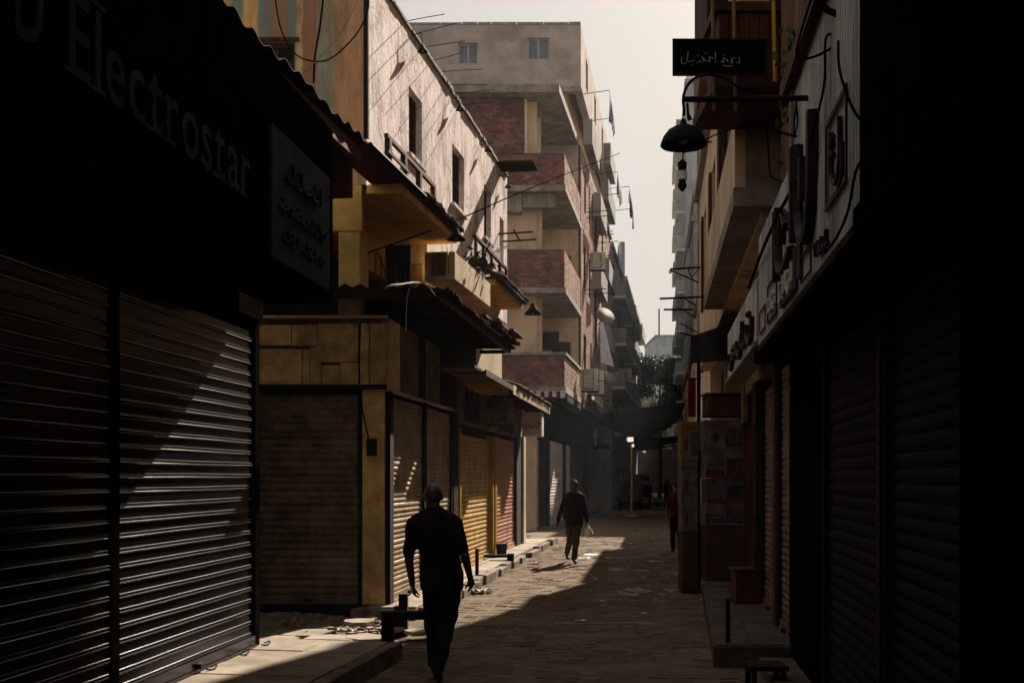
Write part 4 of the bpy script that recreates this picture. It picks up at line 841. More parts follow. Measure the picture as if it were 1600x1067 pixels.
# tree
def tree(c, h, r, label, nleaf=24000):
    t = thing('street_tree', c, label, 'tree'); x, y, z = c
    MB().tube([(x, y, z), (x + .1, y, z + h * .3), (x - .1, y + .1, z + h * .6), (x + .1, y, z + h * .85)], [.2, .16, .12, .05], 8).build('trunk', M['bark'], t)
    q = random.Random(5); b = MB(); cl = []
    for i in range(22):
        a = q.uniform(0, 6.28); e = Vector((x + r * q.uniform(.3, .95) * math.cos(a), y + r * q.uniform(.3, .95) * math.sin(a), z + h * q.uniform(.52, 1.0))); cl.append((e, q.uniform(.8, 1.4)))
        MB().tube([(x, y, z + h * q.uniform(.4, .6)), Vector((x, y, z + h * .62)).lerp(e, .5), e], [.04, .028, .01], 5).build('limb', M['bark'], t)
    for i in range(nleaf):
        e, s_ = q.choice(cl); p = e + Vector((q.gauss(0, s_ * .5), q.gauss(0, s_ * .5), q.gauss(0, s_ * .3))); d = Vector((q.gauss(0, 1), q.gauss(0, 1), q.gauss(0, .5))).normalized() * q.uniform(.14, .26); f_ = d.cross(Vector((q.gauss(0, 1), q.gauss(0, 1), 1))).normalized() * .09
        k_ = len(b.v); b.v += [tuple(p - d), tuple(p + f_), tuple(p + d), tuple(p - f_)]; b.f.append((k_, k_ + 1, k_ + 2, k_ + 3))
    b.build('crown', M['leaf'], t)
tree((12.8, 100, 0), 11.6, 3.0, 'feathery green street tree rising above the dark canvas')

# ------------------------------------------------------------------ right side
RN = thing('shop_building', FR.p(8, 0, 0), 'near right shop building, almost black, with wide roll-up shutters', 'shop')
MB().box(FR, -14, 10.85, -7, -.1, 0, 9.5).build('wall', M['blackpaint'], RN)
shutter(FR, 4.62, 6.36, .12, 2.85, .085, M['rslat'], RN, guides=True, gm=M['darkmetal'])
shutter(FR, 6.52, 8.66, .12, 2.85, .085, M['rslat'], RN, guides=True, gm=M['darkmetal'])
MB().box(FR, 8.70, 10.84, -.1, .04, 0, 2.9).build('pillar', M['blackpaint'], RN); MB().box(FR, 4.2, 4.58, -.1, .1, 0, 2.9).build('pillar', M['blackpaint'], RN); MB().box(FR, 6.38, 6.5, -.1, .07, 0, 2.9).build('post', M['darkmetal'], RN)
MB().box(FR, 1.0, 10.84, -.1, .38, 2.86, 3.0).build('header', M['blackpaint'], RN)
CL = thing('facade_cladding', FS.p(7, 0, 2.9), 'tall grey ribbed metal cladding with stencilled emblem above the right shops', 'sign')
def ribs(fr, u0, u1, z0, z1, n, m, name, parent, per=.075, amp=.008):
    k = int((u1 - u0) / per * 4); return MB().sheet(lambda u, v: fr.p(u0 + (u1 - u0) * u, n + amp * (1 if int(u * k) % 4 < 2 else -1), z0 + (z1 - z0) * v), k, 1, th=Vector(fr.p(0, -.01, 0)) - Vector(fr.p(0, 0, 0))).build(name, M[m], parent)
ribs(FS, 5.0, 7.5, 2.93, 4.37, 0, 'clad', 'ribbed_panel', CL); ribs(FS, 7.5, 10.0, 2.93, 3.87, 0, 'clad', 'ribbed_panel', CL)
MB().box(FS, 5.0, 10.0, -.35, -.03, 2.90, 3.85).build('box_frame', M['blackpaint'], CL); MB().box(FS, 5.0, 7.5, -.35, -.03, 3.85, 4.36).build('box_frame', M['blackpaint'], CL)
MB().box(FS, 5.0, 10.0, -.02, .02, 2.88, 2.925).build('edge_strip', M['rust'], CL)
MB().box(FS, 4.9, 7.75, .012, .07, 4.30, 4.42).build('top_board', M['wood'], CL)
MB().box(FS, 7.42, 7.52, .0, .03, 3.88, 4.36).build('edge_strip', M['conc'], CL)
def emblem(u0, u1, z0, z1, t_, m, n=.014):
    MB().wall(FS, u0, u1, z0, z1, n, n + .01, [(u0 + t_, u1 - t_, z0 + t_, z1 - t_)]).build('emblem_frame', M[m], CL)
emblem(5.32, 5.98, 3.17, 3.62, .03, 'letter_dark'); strokes([[(.25, .9), (.25, .3), (.45, .1), (.7, .3), (.72, .9)], [(.6, .8), (.75, .65), (.6, .55)], [(.1, .5), (.12, .05), (.3, -.02)]], FS, 5.38, 3.2, .55, .36, .02, .014, M['letter_dark'], CL)
for (ch, u0, z0, s_) in (('a', 6.15, 3.25, .6),): pass
strokes([[(0, 1), (.05, .3), (.2, .0), (.5, .0), (.75, .3), (.8, 1.0)], [(.45, .75), (.45, .35)], [(.98, 1.05), (1, .1)]], FS, 6.35, 3.2, .85, .62, .035, .04, M['letter_dark'], CL)
strokes([[(0, .1), (.5, 0), (.9, .2), (.95, 1)], [(.3, .5), (.6, .8), (.7, .4)], [(1.1, 1), (1.1, .0)]], FS, 7.35, 3.2, .85, .5, .035, .035, M['letter_dark'], CL)
emblem(6.55, 7.0, 2.97, 3.13, .012, 'letter_dark'); strokes(scribble(22, 6), FS, 5.9, 3.0, .5, .09, .02, .012, M['letter_dark'], CL)
MB().box(FS, 7.2, 8.1, .012, .03, 2.98, 3.24).build('poster', M['bluepanel'], CL); strokes(scribble(31, 5), FS, 7.25, 3.02, .8, .15, .036, .018, M['acwhite'], CL)
MB().box(FS, 6.98, 7.14, .012, .03, 3.02, 3.28).build('poster', M['carton_b'], CL)
emblem(8.4, 9.1, 3.0, 3.3, .02, 'letter_dark'); emblem(9.3, 9.8, 3.0, 3.2, .02, 'letter_red')
strokes(scribble(35, 3), FS, 8.5, 3.08, .5, .12, .02, .015, M['acwhite'], CL)
NB = thing('shop_sign', FS.p(3, 0, 2.9), 'black projecting fascia box closest on the right', 'sign')
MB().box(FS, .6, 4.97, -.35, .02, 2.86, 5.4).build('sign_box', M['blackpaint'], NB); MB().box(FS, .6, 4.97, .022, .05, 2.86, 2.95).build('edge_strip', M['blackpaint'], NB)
MB().box(FR, 4.98, 10.84, -.1, .0, 3.0, 9.0).build('wall', M['conc'], RN)
SG2 = thing('shop_sign', FS.p(12, 0, 3), 'smaller grey lettered sign hung past the ribbed cladding', 'sign')
MB().box(FS, 10.5, 14.8, -.2, -.02, 3.03, 3.62).build('sign_box', M['clad'], SG2); MB().box(FS, 10.45, 14.85, -.22, .01, 2.99, 3.028).build('edge_strip', M['conc'], SG2); strokes(scribble(41, 5), FS, 10.8, 3.15, 3.4, .3, .0, .03, M['letter_dark'], SG2)
# mid right shops
RM = thing('shop_building', FR.p(11, 0, 0), 'right shop with a narrow cream slatted shutter behind the raised step', 'shop')
MB().box(FR, 10.9, 27.6, -7, -.25, 0, 4.3).build('wall', M['rust'], RM)
shutter(FR, 11.0, 12.1, .21, 2.95, .075, M['brownslat'], RM, n=-.02, pieces=False, gm=M['darkmetal'])
shutter(FR, 12.6, 14.3, .21, 2.9, .075, M['brownslat'], RM, n=-.05, pieces=False, gm=M['darkmetal'])
MB().box(FR, 12.2, 12.5, -.25, .05, .2, 3.0).build('pillar', M['wood'], RM); MB().box(FR, 14.4, 14.9, -.25, .06, .2, 3.0).build('pillar', M['rust'], RM)
MB().box(FR, 15.0, 17.0, -.2, -.1, .2, 2.9).build('door', M['wood'], RM); MB().box(FR, 17.0, 27.6, -.25, -.05, 0, 3.4).build('wall', M['wood'], RM); MB().box(FR, 10.9, 16.9, -.24, -.0, 3.0, 4.3).build('fascia', M['dimochre'], RM); MB().box(FR, 16.95, 22, -.04, .02, 2.6, 4.3).build('fascia', M['dimochre'], RM)
# tall building above
TB = thing('apartment_building', FT.p(14, 0, 4.3), 'tall dark right-hand building with boxed bay and timber shutters', 'building')
hs3 = [(12.2, 12.9, 6.3, 8.0), (14.2, 15.2, 6.3, 8.0), (17.0, 18.0, 5.4, 7.4), (20, 21.2, 5.4, 7.4), (23.6, 24.8, 5.4, 7.4), (17, 18, 9, 11), (20, 21.2, 9, 11), (23.6, 24.8, 9, 11), (14.2, 15.2, 9.3, 11), (17, 18, 12.3, 14), (20, 21.2, 12.3, 14), (23.6, 24.8, 12.3, 14)]
MB().wall(FT, 11.2, 27.6, 4.32, 24.2, -.3, 0, hs3).build('wall', M['cream'], TB, weld=True)
MB().box(FT, 11.2, 27.6, -7, -.31, 4.32, 24.0).build('wall', M['conc'], TB)
for h in hs3: window(FT, *h, -.1, TB, M['wood'], M['wood2'], (2, 3), .08)
for h in hs3[1:]:
    MB().box(FT, h[1] + .02, h[1] + .55, .005, .05, h[2], h[3]).build('open_shutter', M['wood'], TB)
for z in (8.35, 11.6, 14.9): MB().box(FT, 11.2, 27.6, .003, .12, z, z + .14).build('string_course', M['conc'], TB)
for (u0, u1, z0) in ((19.2, 22.2, 8.4), (19.2, 22.2, 11.7)): side_balcony(FT, u0, u1, z0, .95, .30, TB, 'wood2')
MB().box(FT, 27.3, 27.75, -.1, .04, 4.3, 24.2).build('corner_pilaster', M['conc'], TB); MB().tube([FT.p(16.1, .06, 4.4), FT.p(16.1, .06, 15)], .05, 6).build('drain_pipe', M['rust'], TB)
FV = Fr(.74, .125, -1)
BB = thing('balcony', FV.p(11, 0, 4.4), 'long boxed concrete balcony with pale tapering side above right shops', 'balcony')
MB().box(FV, 11.0, 17.8, -.9, 0, 4.38, 4.56).build('slab', M['conc'], BB); MB().box(FV, 11.1, 17.8, -.12, -.02, 4.562, 5.30).build('parapet', M['cream'], BB); MB().box(FV, 11.1, 11.22, -.9, -.121, 4.562, 5.30).build('parapet', M['conc'], BB)
# timber bay higher up
TM = thing('timber_bay', FV.p(10, 0, 5.6), 'dark red timber bay with plank front above the lamp bracket', 'bay window')
fz = Ff(9.9)
for i in range(9): MB().box(fz, 1.78 + i * .087, 1.86 + i * .087, -.6, .0, 5.25, 5.78).build('plank', M['wood'], TM)
MB().box(fz, 1.74, 2.60, -1.2, .03, 5.79, 5.87).build('beam', M['wood'], TM); MB().box(fz, 1.74, 2.60, -1.2, .03, 5.14, 5.24).build('beam', M['wood'], TM)
MB().box(fz, 1.95, 2.22, -.5, -.02, 5.88, 6.4).build('panel', M['beige'], TM); MB().box(fz, 1.76, 2.6, -1.2, -.51, 5.88, 6.9).build('back_boards', M['wood'], TM)
for x_, m_ in ((1.72, 'wood2'), (1.90, 'wood2'), (2.235, 'yelpaint')): MB().tube([(x_, 9.78, 4.9 if x_ < 2.2 else 5.15), (x_ - .03, 9.78, 6.6)], .017, 6).build('pole', M[m_], TM)
for x_ in (1.70, 2.30): MB().box(fz, x_, x_ + .05, .0, .06, 5.88, 6.9).build('post', M['wood'], TM)
LV = thing('louvred_screen', FS.p(8.3, 0, 4.4), 'brown louvred timber screen above the right cladding', 'screen')
for i in range(16): MB().box(FS, 7.6 + i * .14, 7.6 + i * .14 + .10, -.22, -.16, 3.9, 6.2).build('louvre', M['wood2'], LV)
MB().box(FS, 7.55, 9.9, -.30, -.24, 3.88, 6.25).build('frame', M['wood'], LV)
PLN = thing('climbing_plant', FS.p(7.7, .1, 4.6), 'small green plant growing beside the louvred screen', 'plant'); b = MB()
for i in range(90):
    c = Vector(FS.p(7.9 + R.gauss(0, .08), .0 + R.gauss(0, .05), 4.55 + R.gauss(0, .22))); d = Vector((R.gauss(0, 1), R.gauss(0, 1), R.gauss(0, 1))).normalized() * .035; e = d.cross(Vector((R.gauss(0, 1), 1, .3))).normalized() * .018
    q = len(b.v); b.v += [tuple(c - d), tuple(c + e), tuple(c + d), tuple(c - e)]; b.f.append((q, q + 1, q + 2, q + 3))
b.build('foliage', M['leaf'], PLN)
# projecting arabic sign
AS = thing('projecting_sign', (1.35, 9.3, 5.1), 'dark board with pale Arabic handwriting projecting above the big lamp', 'sign')
fy = Ff(9.3); MB().box(fy, 1.307, 2.05, -.03, 0, 5.04, 5.32).build('board', M['bluepanel'] if False else M['blackpaint'], AS)
MB().wall(fy, 1.295, 2.06, 5.03, 5.33, .001, .012, [(1.31, 2.045, 5.045, 5.315)]).build('frame', M['darkmetal'], AS)
AR = [[(.04, .62), (.03, .3), (.07, .18), (.12, .3), (.13, .62), (.14, .95)], [(.14, .35), (.20, .33), (.24, .45)], [(.27, .3), (.31, .25), (.34, .45)], [(.33, .3), (.40, .35), (.36, .62), (.44, .35), (.50, .38), (.47, .6), (.55, .55)], [(.58, .3), (.58, .9)], [(.66, .35), (.72, .3), (.70, .55), (.76, .45), (.78, .3)], [(.82, .3), (.86, .25), (.84, .5), (.90, .55)], [(.92, .25), (.97, .3), (.96, .6)], [(.2, .12)], [(.30, .7)], [(.42, .85)], [(.72, .75)], [(.70, .1), (.78, .02), (.86, .08)]]
M['chalk'] = mat('pale_sign_paint', (.34, .31, .28), (.20, .18, .165), 9, .8, 0)
strokes(AR, fy, 1.35, 5.10, .50, .13, .014, .0040, M['chalk'], AS)
# big lamp on bracket
LM = thing('street_lamp', (1.74, 6.75, 4), 'big dark dish-shaped street lamp on a horizontal bracket, right side', 'lamp')
lc = W(1068, 232, 6.75)
MB().lathe(lc, [(.012, .17), (.02, .145), (.022, .135), (.05, .128), (.09, .105), (.118, .068), (.132, .032), (.136, .018), (.130, .010), (.126, .026), (.10, .066), (.05, .105), (.001, .115)], 28).build('lamp_shade', M['darkmetal'], LM, smooth=True)
MB().ball((lc[0], lc[1], lc[2] + .06), .035, 10).build('bulb', M['acwhite'], LM, smooth=True)
top = Vector((lc[0], lc[1], lc[2] + .19)); cp = [top] + [Vector(W(*q)) for q in ((1069, 175, 6.75), (1068, 150, 6.75), (1080, 127, 6.75), (1105, 117, 6.75), (1135, 124, 6.75), (1162, 148, 6.75), (1190, 185, 6.76), (1215, 205, 6.78), (1245, 214, 6.8))]
MB().tube(smooth_path(cp, 5), .0085, 8).build('curved_arm', M['darkmetal'], LM, smooth=True)
MB().tube([W(1068, 156, 6.75), W(1267, 154, 6.75)], .018, 8).build('bracket_bar', M['darkmetal'], LM); MB().tube([W(1074, 162, 6.75), W(1075, 178, 6.75), W(1078, 188, 6.75)], [.008, .008, .016], 6).build('hook', M['darkmetal'], LM)
# brackets on right facade
def rod(a, b, r, label, extra=()):
    t = thing('wall_bracket', a, label, 'bracket', 'iron brackets along the right facade'); MB().tube([a, b], r, 6).build('rod', M['darkmetal'], t)
    for p, q in extra: MB().tube(smooth_path(list(map(Vector, p)), 4) if len(p) > 2 else p, q, 5).build('stay', M['darkmetal'], t)
rod(W(1094, 418, 20), W(1047, 421, 20), .018, 'scrolled iron bracket, uppermost of the right facade brackets', [([W(1092, 442, 20), W(1070, 432, 20), W(1048, 423, 20)], .014), ([W(1049, 422, 20), W(1046, 424, 20), W(1047, 427, 20), W(1050, 425, 20)], .012), ([W(1075, 420, 20), W(1080, 433, 20), W(1088, 425, 20), W(1094, 419, 20)], .010)])
rod(W(1102, 464, 22), W(1031, 467, 22), .022, 'long plain iron bracket, middle of the right facade brackets', [([W(1088, 478, 22), W(1070, 467, 22)], .014)])
rod(W(1083, 484, 24), W(1037, 484, 24), .022, 'shorter plain iron bracket, lowest of the right facade brackets', [([W(1086, 496, 24), W(1068, 485, 24)], .014)])
rod(W(1090, 528, 20), W(1063, 520, 20), .016, 'short slanted rod above the dark right awning', [([W(1090, 520, 20), W(1063, 505, 20)], .012)])
HG = thing('hanging_bundle', W(1065, 250, 12), 'dark and white cloth bundle hanging below the lamp on the right', 'bundle')  # hanging cloth bundle, not a light
c0 = Vector(W(1066, 300, 12)); MB().tube([c0 + Vector((0, 0, z)) for z in (0, .03, .06, .11, .13, .2, .22, .30, .33)], [.01, .035, .05, .035, .04, .045, .04, .05, .02], 8).build('bundle', M['darkmetal'], HG)
MB().tube([c0 + Vector((.0, -.01, .12)), c0 + Vector((.0, -.01, .21))], .049, 8).build('white_band', M['cloth_w'], HG); MB().tube([c0 + Vector((0, 0, .3)), W(1068, 232, 12), W(1092, 225, 12), W(1112, 222, 12)], .008, 5).build('hanger', M['cable'], HG)
# awnings right
AW = thing('awning', W(1100, 560, 20), 'dark sloping awning over the stacked cartons on the right', 'awning')
MB().sheet(lambda u, v: (2.74 + 1.35 * u + .6 * v, 17.6 + 4.2 * v, 3.95 + .42 * u + .04 * math.sin(v * 20)), 8, 10, th=(0, 0, -.03)).build('canvas', M['cloth_d'], AW)
MB().sheet(lambda u, v: (2.74 + 1.35 * u, 17.58 + .02 * math.sin(u * 15), 3.95 + .42 * u - (.42 + .30 * u) * v), 10, 3, th=(0, .02, 0)).build('valance', M['cloth_d'], AW)
MB().sheet(lambda u, v: (2.73 + .6 * u, 17.6 + 4.2 * u, 3.95 - .40 * v + .03 * math.sin(u * 17)), 14, 3, th=(.02, 0, 0)).build('valance', M['cloth_d'], AW)
MB().tube([(2.95, 18.2, .0), (2.95, 18.2, 3.9)], .03, 6).build('pole', M['darkmetal'], AW)
RS = thing('red_banner', W(1078, 640, 18.4), 'narrow red banner hanging above the stacked cartons', 'banner')
MB().box(Ff(18.3), 2.80, 2.92, -.02, 0, 2.75, 3.35).build('cloth', M['cloth_r'], RS); MB().tube([(2.78, 18.3, 3.36), (2.94, 18.3, 3.36)], .012, 5).build('rod', M['darkmetal'], RS)
RS = thing('shelf_box', W(1120, 640, 17.8), 'dark wooden box shelf above the right carton stack', 'box')
MB().box(Ff(17.55), 2.98, 3.50, -.5, 0, 2.72, 3.05).build('body', M['wood'], RS, bevel=.01); MB().box(Ff(17.55), 2.95, 3.53, -.52, .02, 3.052, 3.08).build('lid', M['wood'], RS)
# cartons
def carton(x0, x1, y, d, z0, z1, m, label, art, grp='printed cartons stacked outside the right shop'):
    t = thing('carton', (x0, y, z0), label, 'box', grp); f = Ff(y)
    MB().box(f, x0, x1, -d, 0, z0 + .002, z1 - .002).build('box', M[m], t, bevel=.006)
    w_, h = x1 - x0, z1 - z0
    if 'band' in art: MB().box(f, x0 + .01, x1 - .01, .001, .004, z0 + .02, z0 + .09 * h + .03).build('printed_band', M['carton_r'], t)
    if 'tv' in art:
        a = .52; MB().wall(f, x0 + w_ * a, x1 - .03, z0 + .18 * h, z0 + .72 * h, .001, .006, [(x0 + w_ * a + .03, x1 - .07, z0 + .25 * h, z0 + .65 * h)]).build('printed_screen', M['print'], t); MB().box(f, x0 + w_ * a + .03, x1 - .07, .001, .004, z0 + .25 * h, z0 + .65 * h).build('printed_screen', M['bluepanel'], t)
    if 'tv2' in art: MB().box(f, x0 + w_ * .55, x1 - .02, .001, .005, z0 + .12 * h, z0 + .72 * h).build('printed_screen', M['print'], t)
    if 'pic' in art: MB().ball((x0 + w_ * .28, y - .002, z0 + .42 * h), (w_ * .11, .004, h * .18), 10).build('printed_picture', M['print'], t)
    if 'rows' in art:
        for i in range(4): MB().box(f, x0 + .03 + i * w_ * .115, x0 + .03 + i * w_ * .115 + w_ * .08, .001, .004, z0 + .15 * h, z0 + .32 * h).build('printed_mark', M['bluepanel'], t)
        MB().box(f, x0 + .03, x0 + w_ * .5, .001, .004, z0 + .45 * h, z0 + .49 * h).build('printed_line', M['letter_dark'], t)
    if 'akai' in art: text('AKAI', f, x0 + .05, .001, z1 - .30 * h * (.5 if h > .4 else .7) - .02, .095 if w_ > .4 else .075, M['letter_red'], t, sx=.95, gap=.12)
    return t
zb = [.214, .90, 1.24, 1.64, 2.10, 2.62]
carton(2.93, 3.49, 17.40, .55, .214, 1.06, 'carton_b', 'big plain brown carton at the foot of the right stack', ())
carton(2.91, 3.50, 17.38, .5, 1.06, 1.40, 'carton_w', 'pale printed carton directly on the big brown one', ('tv2', 'rows'))
carton(2.94, 3.50, 17.41, .5, 1.40, 1.78, 'carton_w', 'carton with red base band and dark screen picture, mid right stack', ('band', 'tv'))
carton(2.92, 3.50, 17.38, .5, 1.78, 2.20, 'carton_w', 'carton with red lettering and row of small marks, second from top', ('band', 'tv2', 'rows', 'akai'))
carton(2.90, 3.49, 17.39, .5, 2.20, 2.66, 'carton_w', 'topmost carton of the right stack with large screen picture', ('tv2', 'pic', 'akai'))
carton(2.64, 2.89, 17.85, .45, .02, .95, 'carton_b', 'narrow brown carton standing at the foot of the left stack', ())
carton(2.63, 2.88, 17.83, .4, .95, 1.40, 'carton_w', 'narrow pale carton just above the brown one in left stack', ('pic',))
carton(2.62, 2.88, 17.84, .4, 1.40, 2.05, 'carton_w', 'tall narrow pale carton marked with red letters, left stack', ('pic', 'akai', 'rows'))
carton(2.62, 2.89, 17.83, .4, 2.05, 2.66, 'carton_y', 'narrow yellow carton on top of the left stack', ('pic', 'akai', 'tv2'))
T = thing('crate', (2.75, 14.6, .214), 'dark wooden crate on the raised right step', 'crate')
MB().box(Ff(14.4), 2.80, 3.22, -.35, 0, .216, .62).build('body', M['wood'], T, bevel=.008); MB().box(Ff(14.4), 2.77, 3.25, -.38, .03, .622, .65).build('lid', M['wood'], T)
T = thing('step_post', (2.07, 10.95, .2), 'short square post at the corner of the right step', 'bollard')
MB().box(WD, 2.045, 2.085, 11.0, 11.04, .21, .62).build('shaft', M['darkmetal'], T); MB().box(WD, 2.04, 2.09, 10.995, 11.045, .621, .64).build('cap', M['darkmetal'], T)
T = thing('low_stool', (2.1, 9.9, 0), 'low dark stool frame at the bottom right of the road', 'stool')
for x_ in (1.98, 2.22):
    for y_ in (9.5, 9.75): MB().box(WD, x_, x_ + .04, y_, y_ + .04, 0, .2).build('leg', M['darkmetal'], T)
MB().box(WD, 1.96, 2.28, 9.48, 9.81, .202, .24).build('seat', M['darkmetal'], T)
# lower and further right buildings
def right_block(u0, u1, h, c, m, label, floors, cols, extra=None):
    fr = Fr(c, .125, -1); return block_building('', fr, u0, u1, h, 9, m, label, floors, cols, balc=bool(extra), z0=3.6)
right_block(27.9, 29.9, 8.7, 1.31, 'beige', 'narrow stair house right beyond the tall dark building', 1, 1)
right_block(30, 38, 7.0, 1.31, 'beige', 'low two-storey house on the right beyond the cartons', 1, 3)
right_block(38.1, 54.8, 5.9, 1.31, 'beige', 'lowest shop house on the right beside the dark canvas', 1, 4)
right_block(55, 61.5, 14.0, 1.8, 'conc', 'middle-height grey block on the right behind dark canvas', 3, 3)
right_block(62.2, 84.5, 17.0, 2.1, 'distant2', 'grey far block on the right before the tall tower', 4, 5)
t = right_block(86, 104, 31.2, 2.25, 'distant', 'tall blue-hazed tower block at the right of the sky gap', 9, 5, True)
for i in range(3): MB().box(Fr(2.25, .125, -1), 88 + i * 1.4, 88.6 + i * 1.4, -.6, -.1, 31.46, 33.2).build('parapet_post', M['whitep'], t)
right_block(106, 126, 13.0, 2.6, 'distant2', 'far low block at the right before the street end', 3, 6)

# canvas across the street
CV = thing('street_canvas', W(1000, 640, 50), 'dark canvas sheet slung sagging across the street between facades', 'awning')
def cv(u, v):
    x = 4.12 + 3.15 * u; e = 4 * u * (1 - u)
    z = 4.62 + .32 * u - .03 * e - 1.12 * e ** .55 * min(1, v * 5) * (1 - .35 * max(0, v - .5)) - .05 * math.sin(u * 22 + v * 5) * min(1, v * 4)
    return (x + .4 * v * u, 48.5 + .4 * min(v * 5, 1) + 5.5 * max(0, v - .2), z)
MB().sheet(cv, 30, 20, th=(0, 0, -.03)).build('canvas', M['cloth_d'], CV, smooth=True)
for a, b_ in ((cv(0, 0), (3.3, 48, 5.3)), (cv(1, 0), (8.2, 48, 5.9)), (cv(0, 1), (3.6, 56, 5.2)), (cv(1, 1), (8.6, 56, 5.6))): MB().tube([a, b_], .015, 4).build('rope', M['cable'], CV)
CV2 = thing('street_canvas', (8, 66, 4), 'second cloth, added further back to shade the dim market end', 'awning')  # added cloth, there to shade the far market
MB().sheet(lambda u, v: (6.0 + 4.6 * u, 62 + 18 * v, 4.4 - .8 * 4 * u * (1 - u) * (.6 + .4 * math.sin(v * 9))), 16, 16, th=(0, 0, -.03)).build('canvas', M['cloth_d'], CV2, smooth=True)
CV3 = thing('street_canvas', (10, 84, 4), 'furthest brown cloth, added to shade the street before the tree', 'awning')  # another added cloth that darkens the street end
MB().sheet(lambda u, v: (8.6 + 4.9 * u, 82 + 14 * v, 4.6 - .6 * 4 * u * (1 - u)), 12, 8, th=(0, 0, -.03)).build('canvas', M['cloth_d'], CV3, smooth=True)
# street lamp deep in the market
T = thing('market_lamp', (6.2, 60, 0), 'lamp with faintly glowing white head on an ochre post deep in the market', 'lamp')
lm = bpy.data.materials.new('white_lamp_head'); lm.use_nodes = True; lb = lm.node_tree.nodes['Principled BSDF']; lb.inputs['Emission Color'].default_value = (1, .85, .6, 1); lb.inputs['Emission Strength'].default_value = .35; lb.inputs['Base Color'].default_value = (.7, .65, .55, 1)  # small emission added to whiten the head
MB().tube([(6.22, 60, 0), (6.22, 60, 3.5)], .05, 8).build('pole', M['yelplaster'], T); MB().box(WD, 6.0, 6.32, 59.9, 60.1, 3.62, 3.86).build('lamp_head', lm, T, bevel=.03); MB().box(WD, 6.24, 6.36, 59.92, 60.08, 3.34, 3.5).build('lamp_globe', lm, T, bevel=.03)
laundry(FG, 49.4, 52.5, .9, 3.9, 'blue and white garments hung under the canopy beyond the grey shutters', ['cloth_b', 'cloth_w', 'cloth_r'], seed=9)
def cart(c, label):
    t = thing('market_cart', c, label, 'cart'); x, y, z = c
    MB().box(Wd(), x - .65, x + .65, y, y + 1.6, .55, .68).build('bed', M['wood'], t)
    for a in (-.55, .55):
        MB().rings([[(x + a - .04 * s_, y + .8 + .38 * math.cos(q * .3927), .38 + .38 * math.sin(q * .3927)) for q in range(16)] for s_ in (-1, 1)]).build('wheel', M['darkmetal'], t)
    for i, (a, b_, h0, h1) in enumerate(((-.6, .0, .69, 1.5), (.02, .62, .69, 1.35), (-.5, .45, 1.51, 1.95))): MB().box(Wd(), x + a, x + b_, y + .1, y + 1.4, h0, h1).build('load', M['cloth_d' if i != 1 else 'carton_b'], t, bevel=.05)
    for a in (-.5, .5): MB().tube([(x + a, y, .6), (x + a, y - .8, .75)], .03, 6).build('handle', M['wood'], t)
cart((7.9, 70, 0), 'loaded handcart standing dark in the market beneath the canvas')
cart((6.3, 61, 0), 'smaller cart parked by the left market shops')
litter((8.3, 66, 0), .5, M['paper'], 'white sacks lying on the ground by the loaded handcart')
litter((5.4, 52, 0), .35, M['paper'], 'white bag on the road below the dark canvas')

# ------------------------------------------------------------------ cables
def cable(pts, r, label, m='cable', k=6):
    o = MB().tube(smooth_path(pts, k), r, 5).build('cable', M[m]); tag(o, label, 'cable', 'cables strung on the facades'); return o
cable([W(575, 395, 15.5), W(700, 350, 18), W(840, 290, 26), W(968, 240, 46)], .013, 'long cable from the pink house rising across to brick building')
cable(arc(FB.p(14.8, .2, 3.9), W(590, 395, 15.4), -.0, 6), .008, 'thin wire across the ochre pillar of the pink house')
cable([W(430, 0, 14.7), W(440, 50, 14.7), W(465, 88, 14.7), W(510, 95, 14.7), W(552, 60, 14.7), W(574, 20, 14.7), W(576, -20, 14.8)], .010, 'drooping loop cable on the striped end wall')
cable([W(507, -20, 14.7), W(500, 40, 14.7), W(492, 90, 14.7), W(490, 130, 14.7)], .014, 'short thick cable hanging straight down the striped wall')
cable([W(565, -10, 14.6), W(530, 55, 14.5), W(490, 100, 14.3), W(462, 125, 14.0)], .007, 'pale cord slanting down in front of the striped wall', 'conc')
cable([W(1410, -20, 4.9), W(1345, 120, 5.6), W(1290, 230, 6.2), W(1230, 310, 7.4), W(1192, 390, 9.2), W(1170, 450, 11)], .013, 'thick main cable running diagonally down the ribbed cladding')
cable([W(1270, -10, 6), W(1245, 80, 6.2), W(1262, 92, 6.0), W(1300, 75, 5.9), W(1303, 57, 5.9), W(1290, 62, 5.9), W(1288, 130, 5.9), W(1275, 190, 6.2), W(1262, 240, 6.4)], .007, 'looping wire tied beneath the top right knot')
cable([W(1310, 65, 5.5), W(1312, 110, 5.4), W(1330, 165, 5.1), W(1352, 195, 4.9), W(1385, 208, 4.7)], .007, 'curved wire crossing the ribbed cladding beside the black box')
cable([W(1352, 245, 4.9), W(1337, 270, 5.0), W(1325, 330, 5.1), W(1308, 370, 5.3), W(1290, 395, 5.5)], .007, 'lower wire curving down past the framed emblem')
cable([W(1278, -5, 5.8), W(1290, 14, 5.8), W(1315, 25, 5.7), W(1327, 32, 5.6)], .018, 'thick taped cable knot at the top right')
cable([W(1195, 160, 9.5), W(1200, 230, 9.6), W(1205, 275, 9.6), W(1225, 285, 8.4)], .008, 'thin wire hanging beside the boxed balcony')
cable([W(1243, 150, 7.2), W(1246, 190, 7.2), W(1240, 214, 7.2), W(1244, 160, 7.15)], .006, 'doubled wire dropping from the lamp bracket')
cable([W(640, 450, 14.2), W(636, 470, 14.2), W(634, 520, 14.3)], .008, 'frayed cord hanging off the iron canopy edge', 'conc')
cable([FB.p(19, .9, 4.1), W(680, 450, 17), W(622, 445, 14.4), W(600, 452, 14.1)], .012, 'cord bundled along the front of the iron canopy', 'conc')
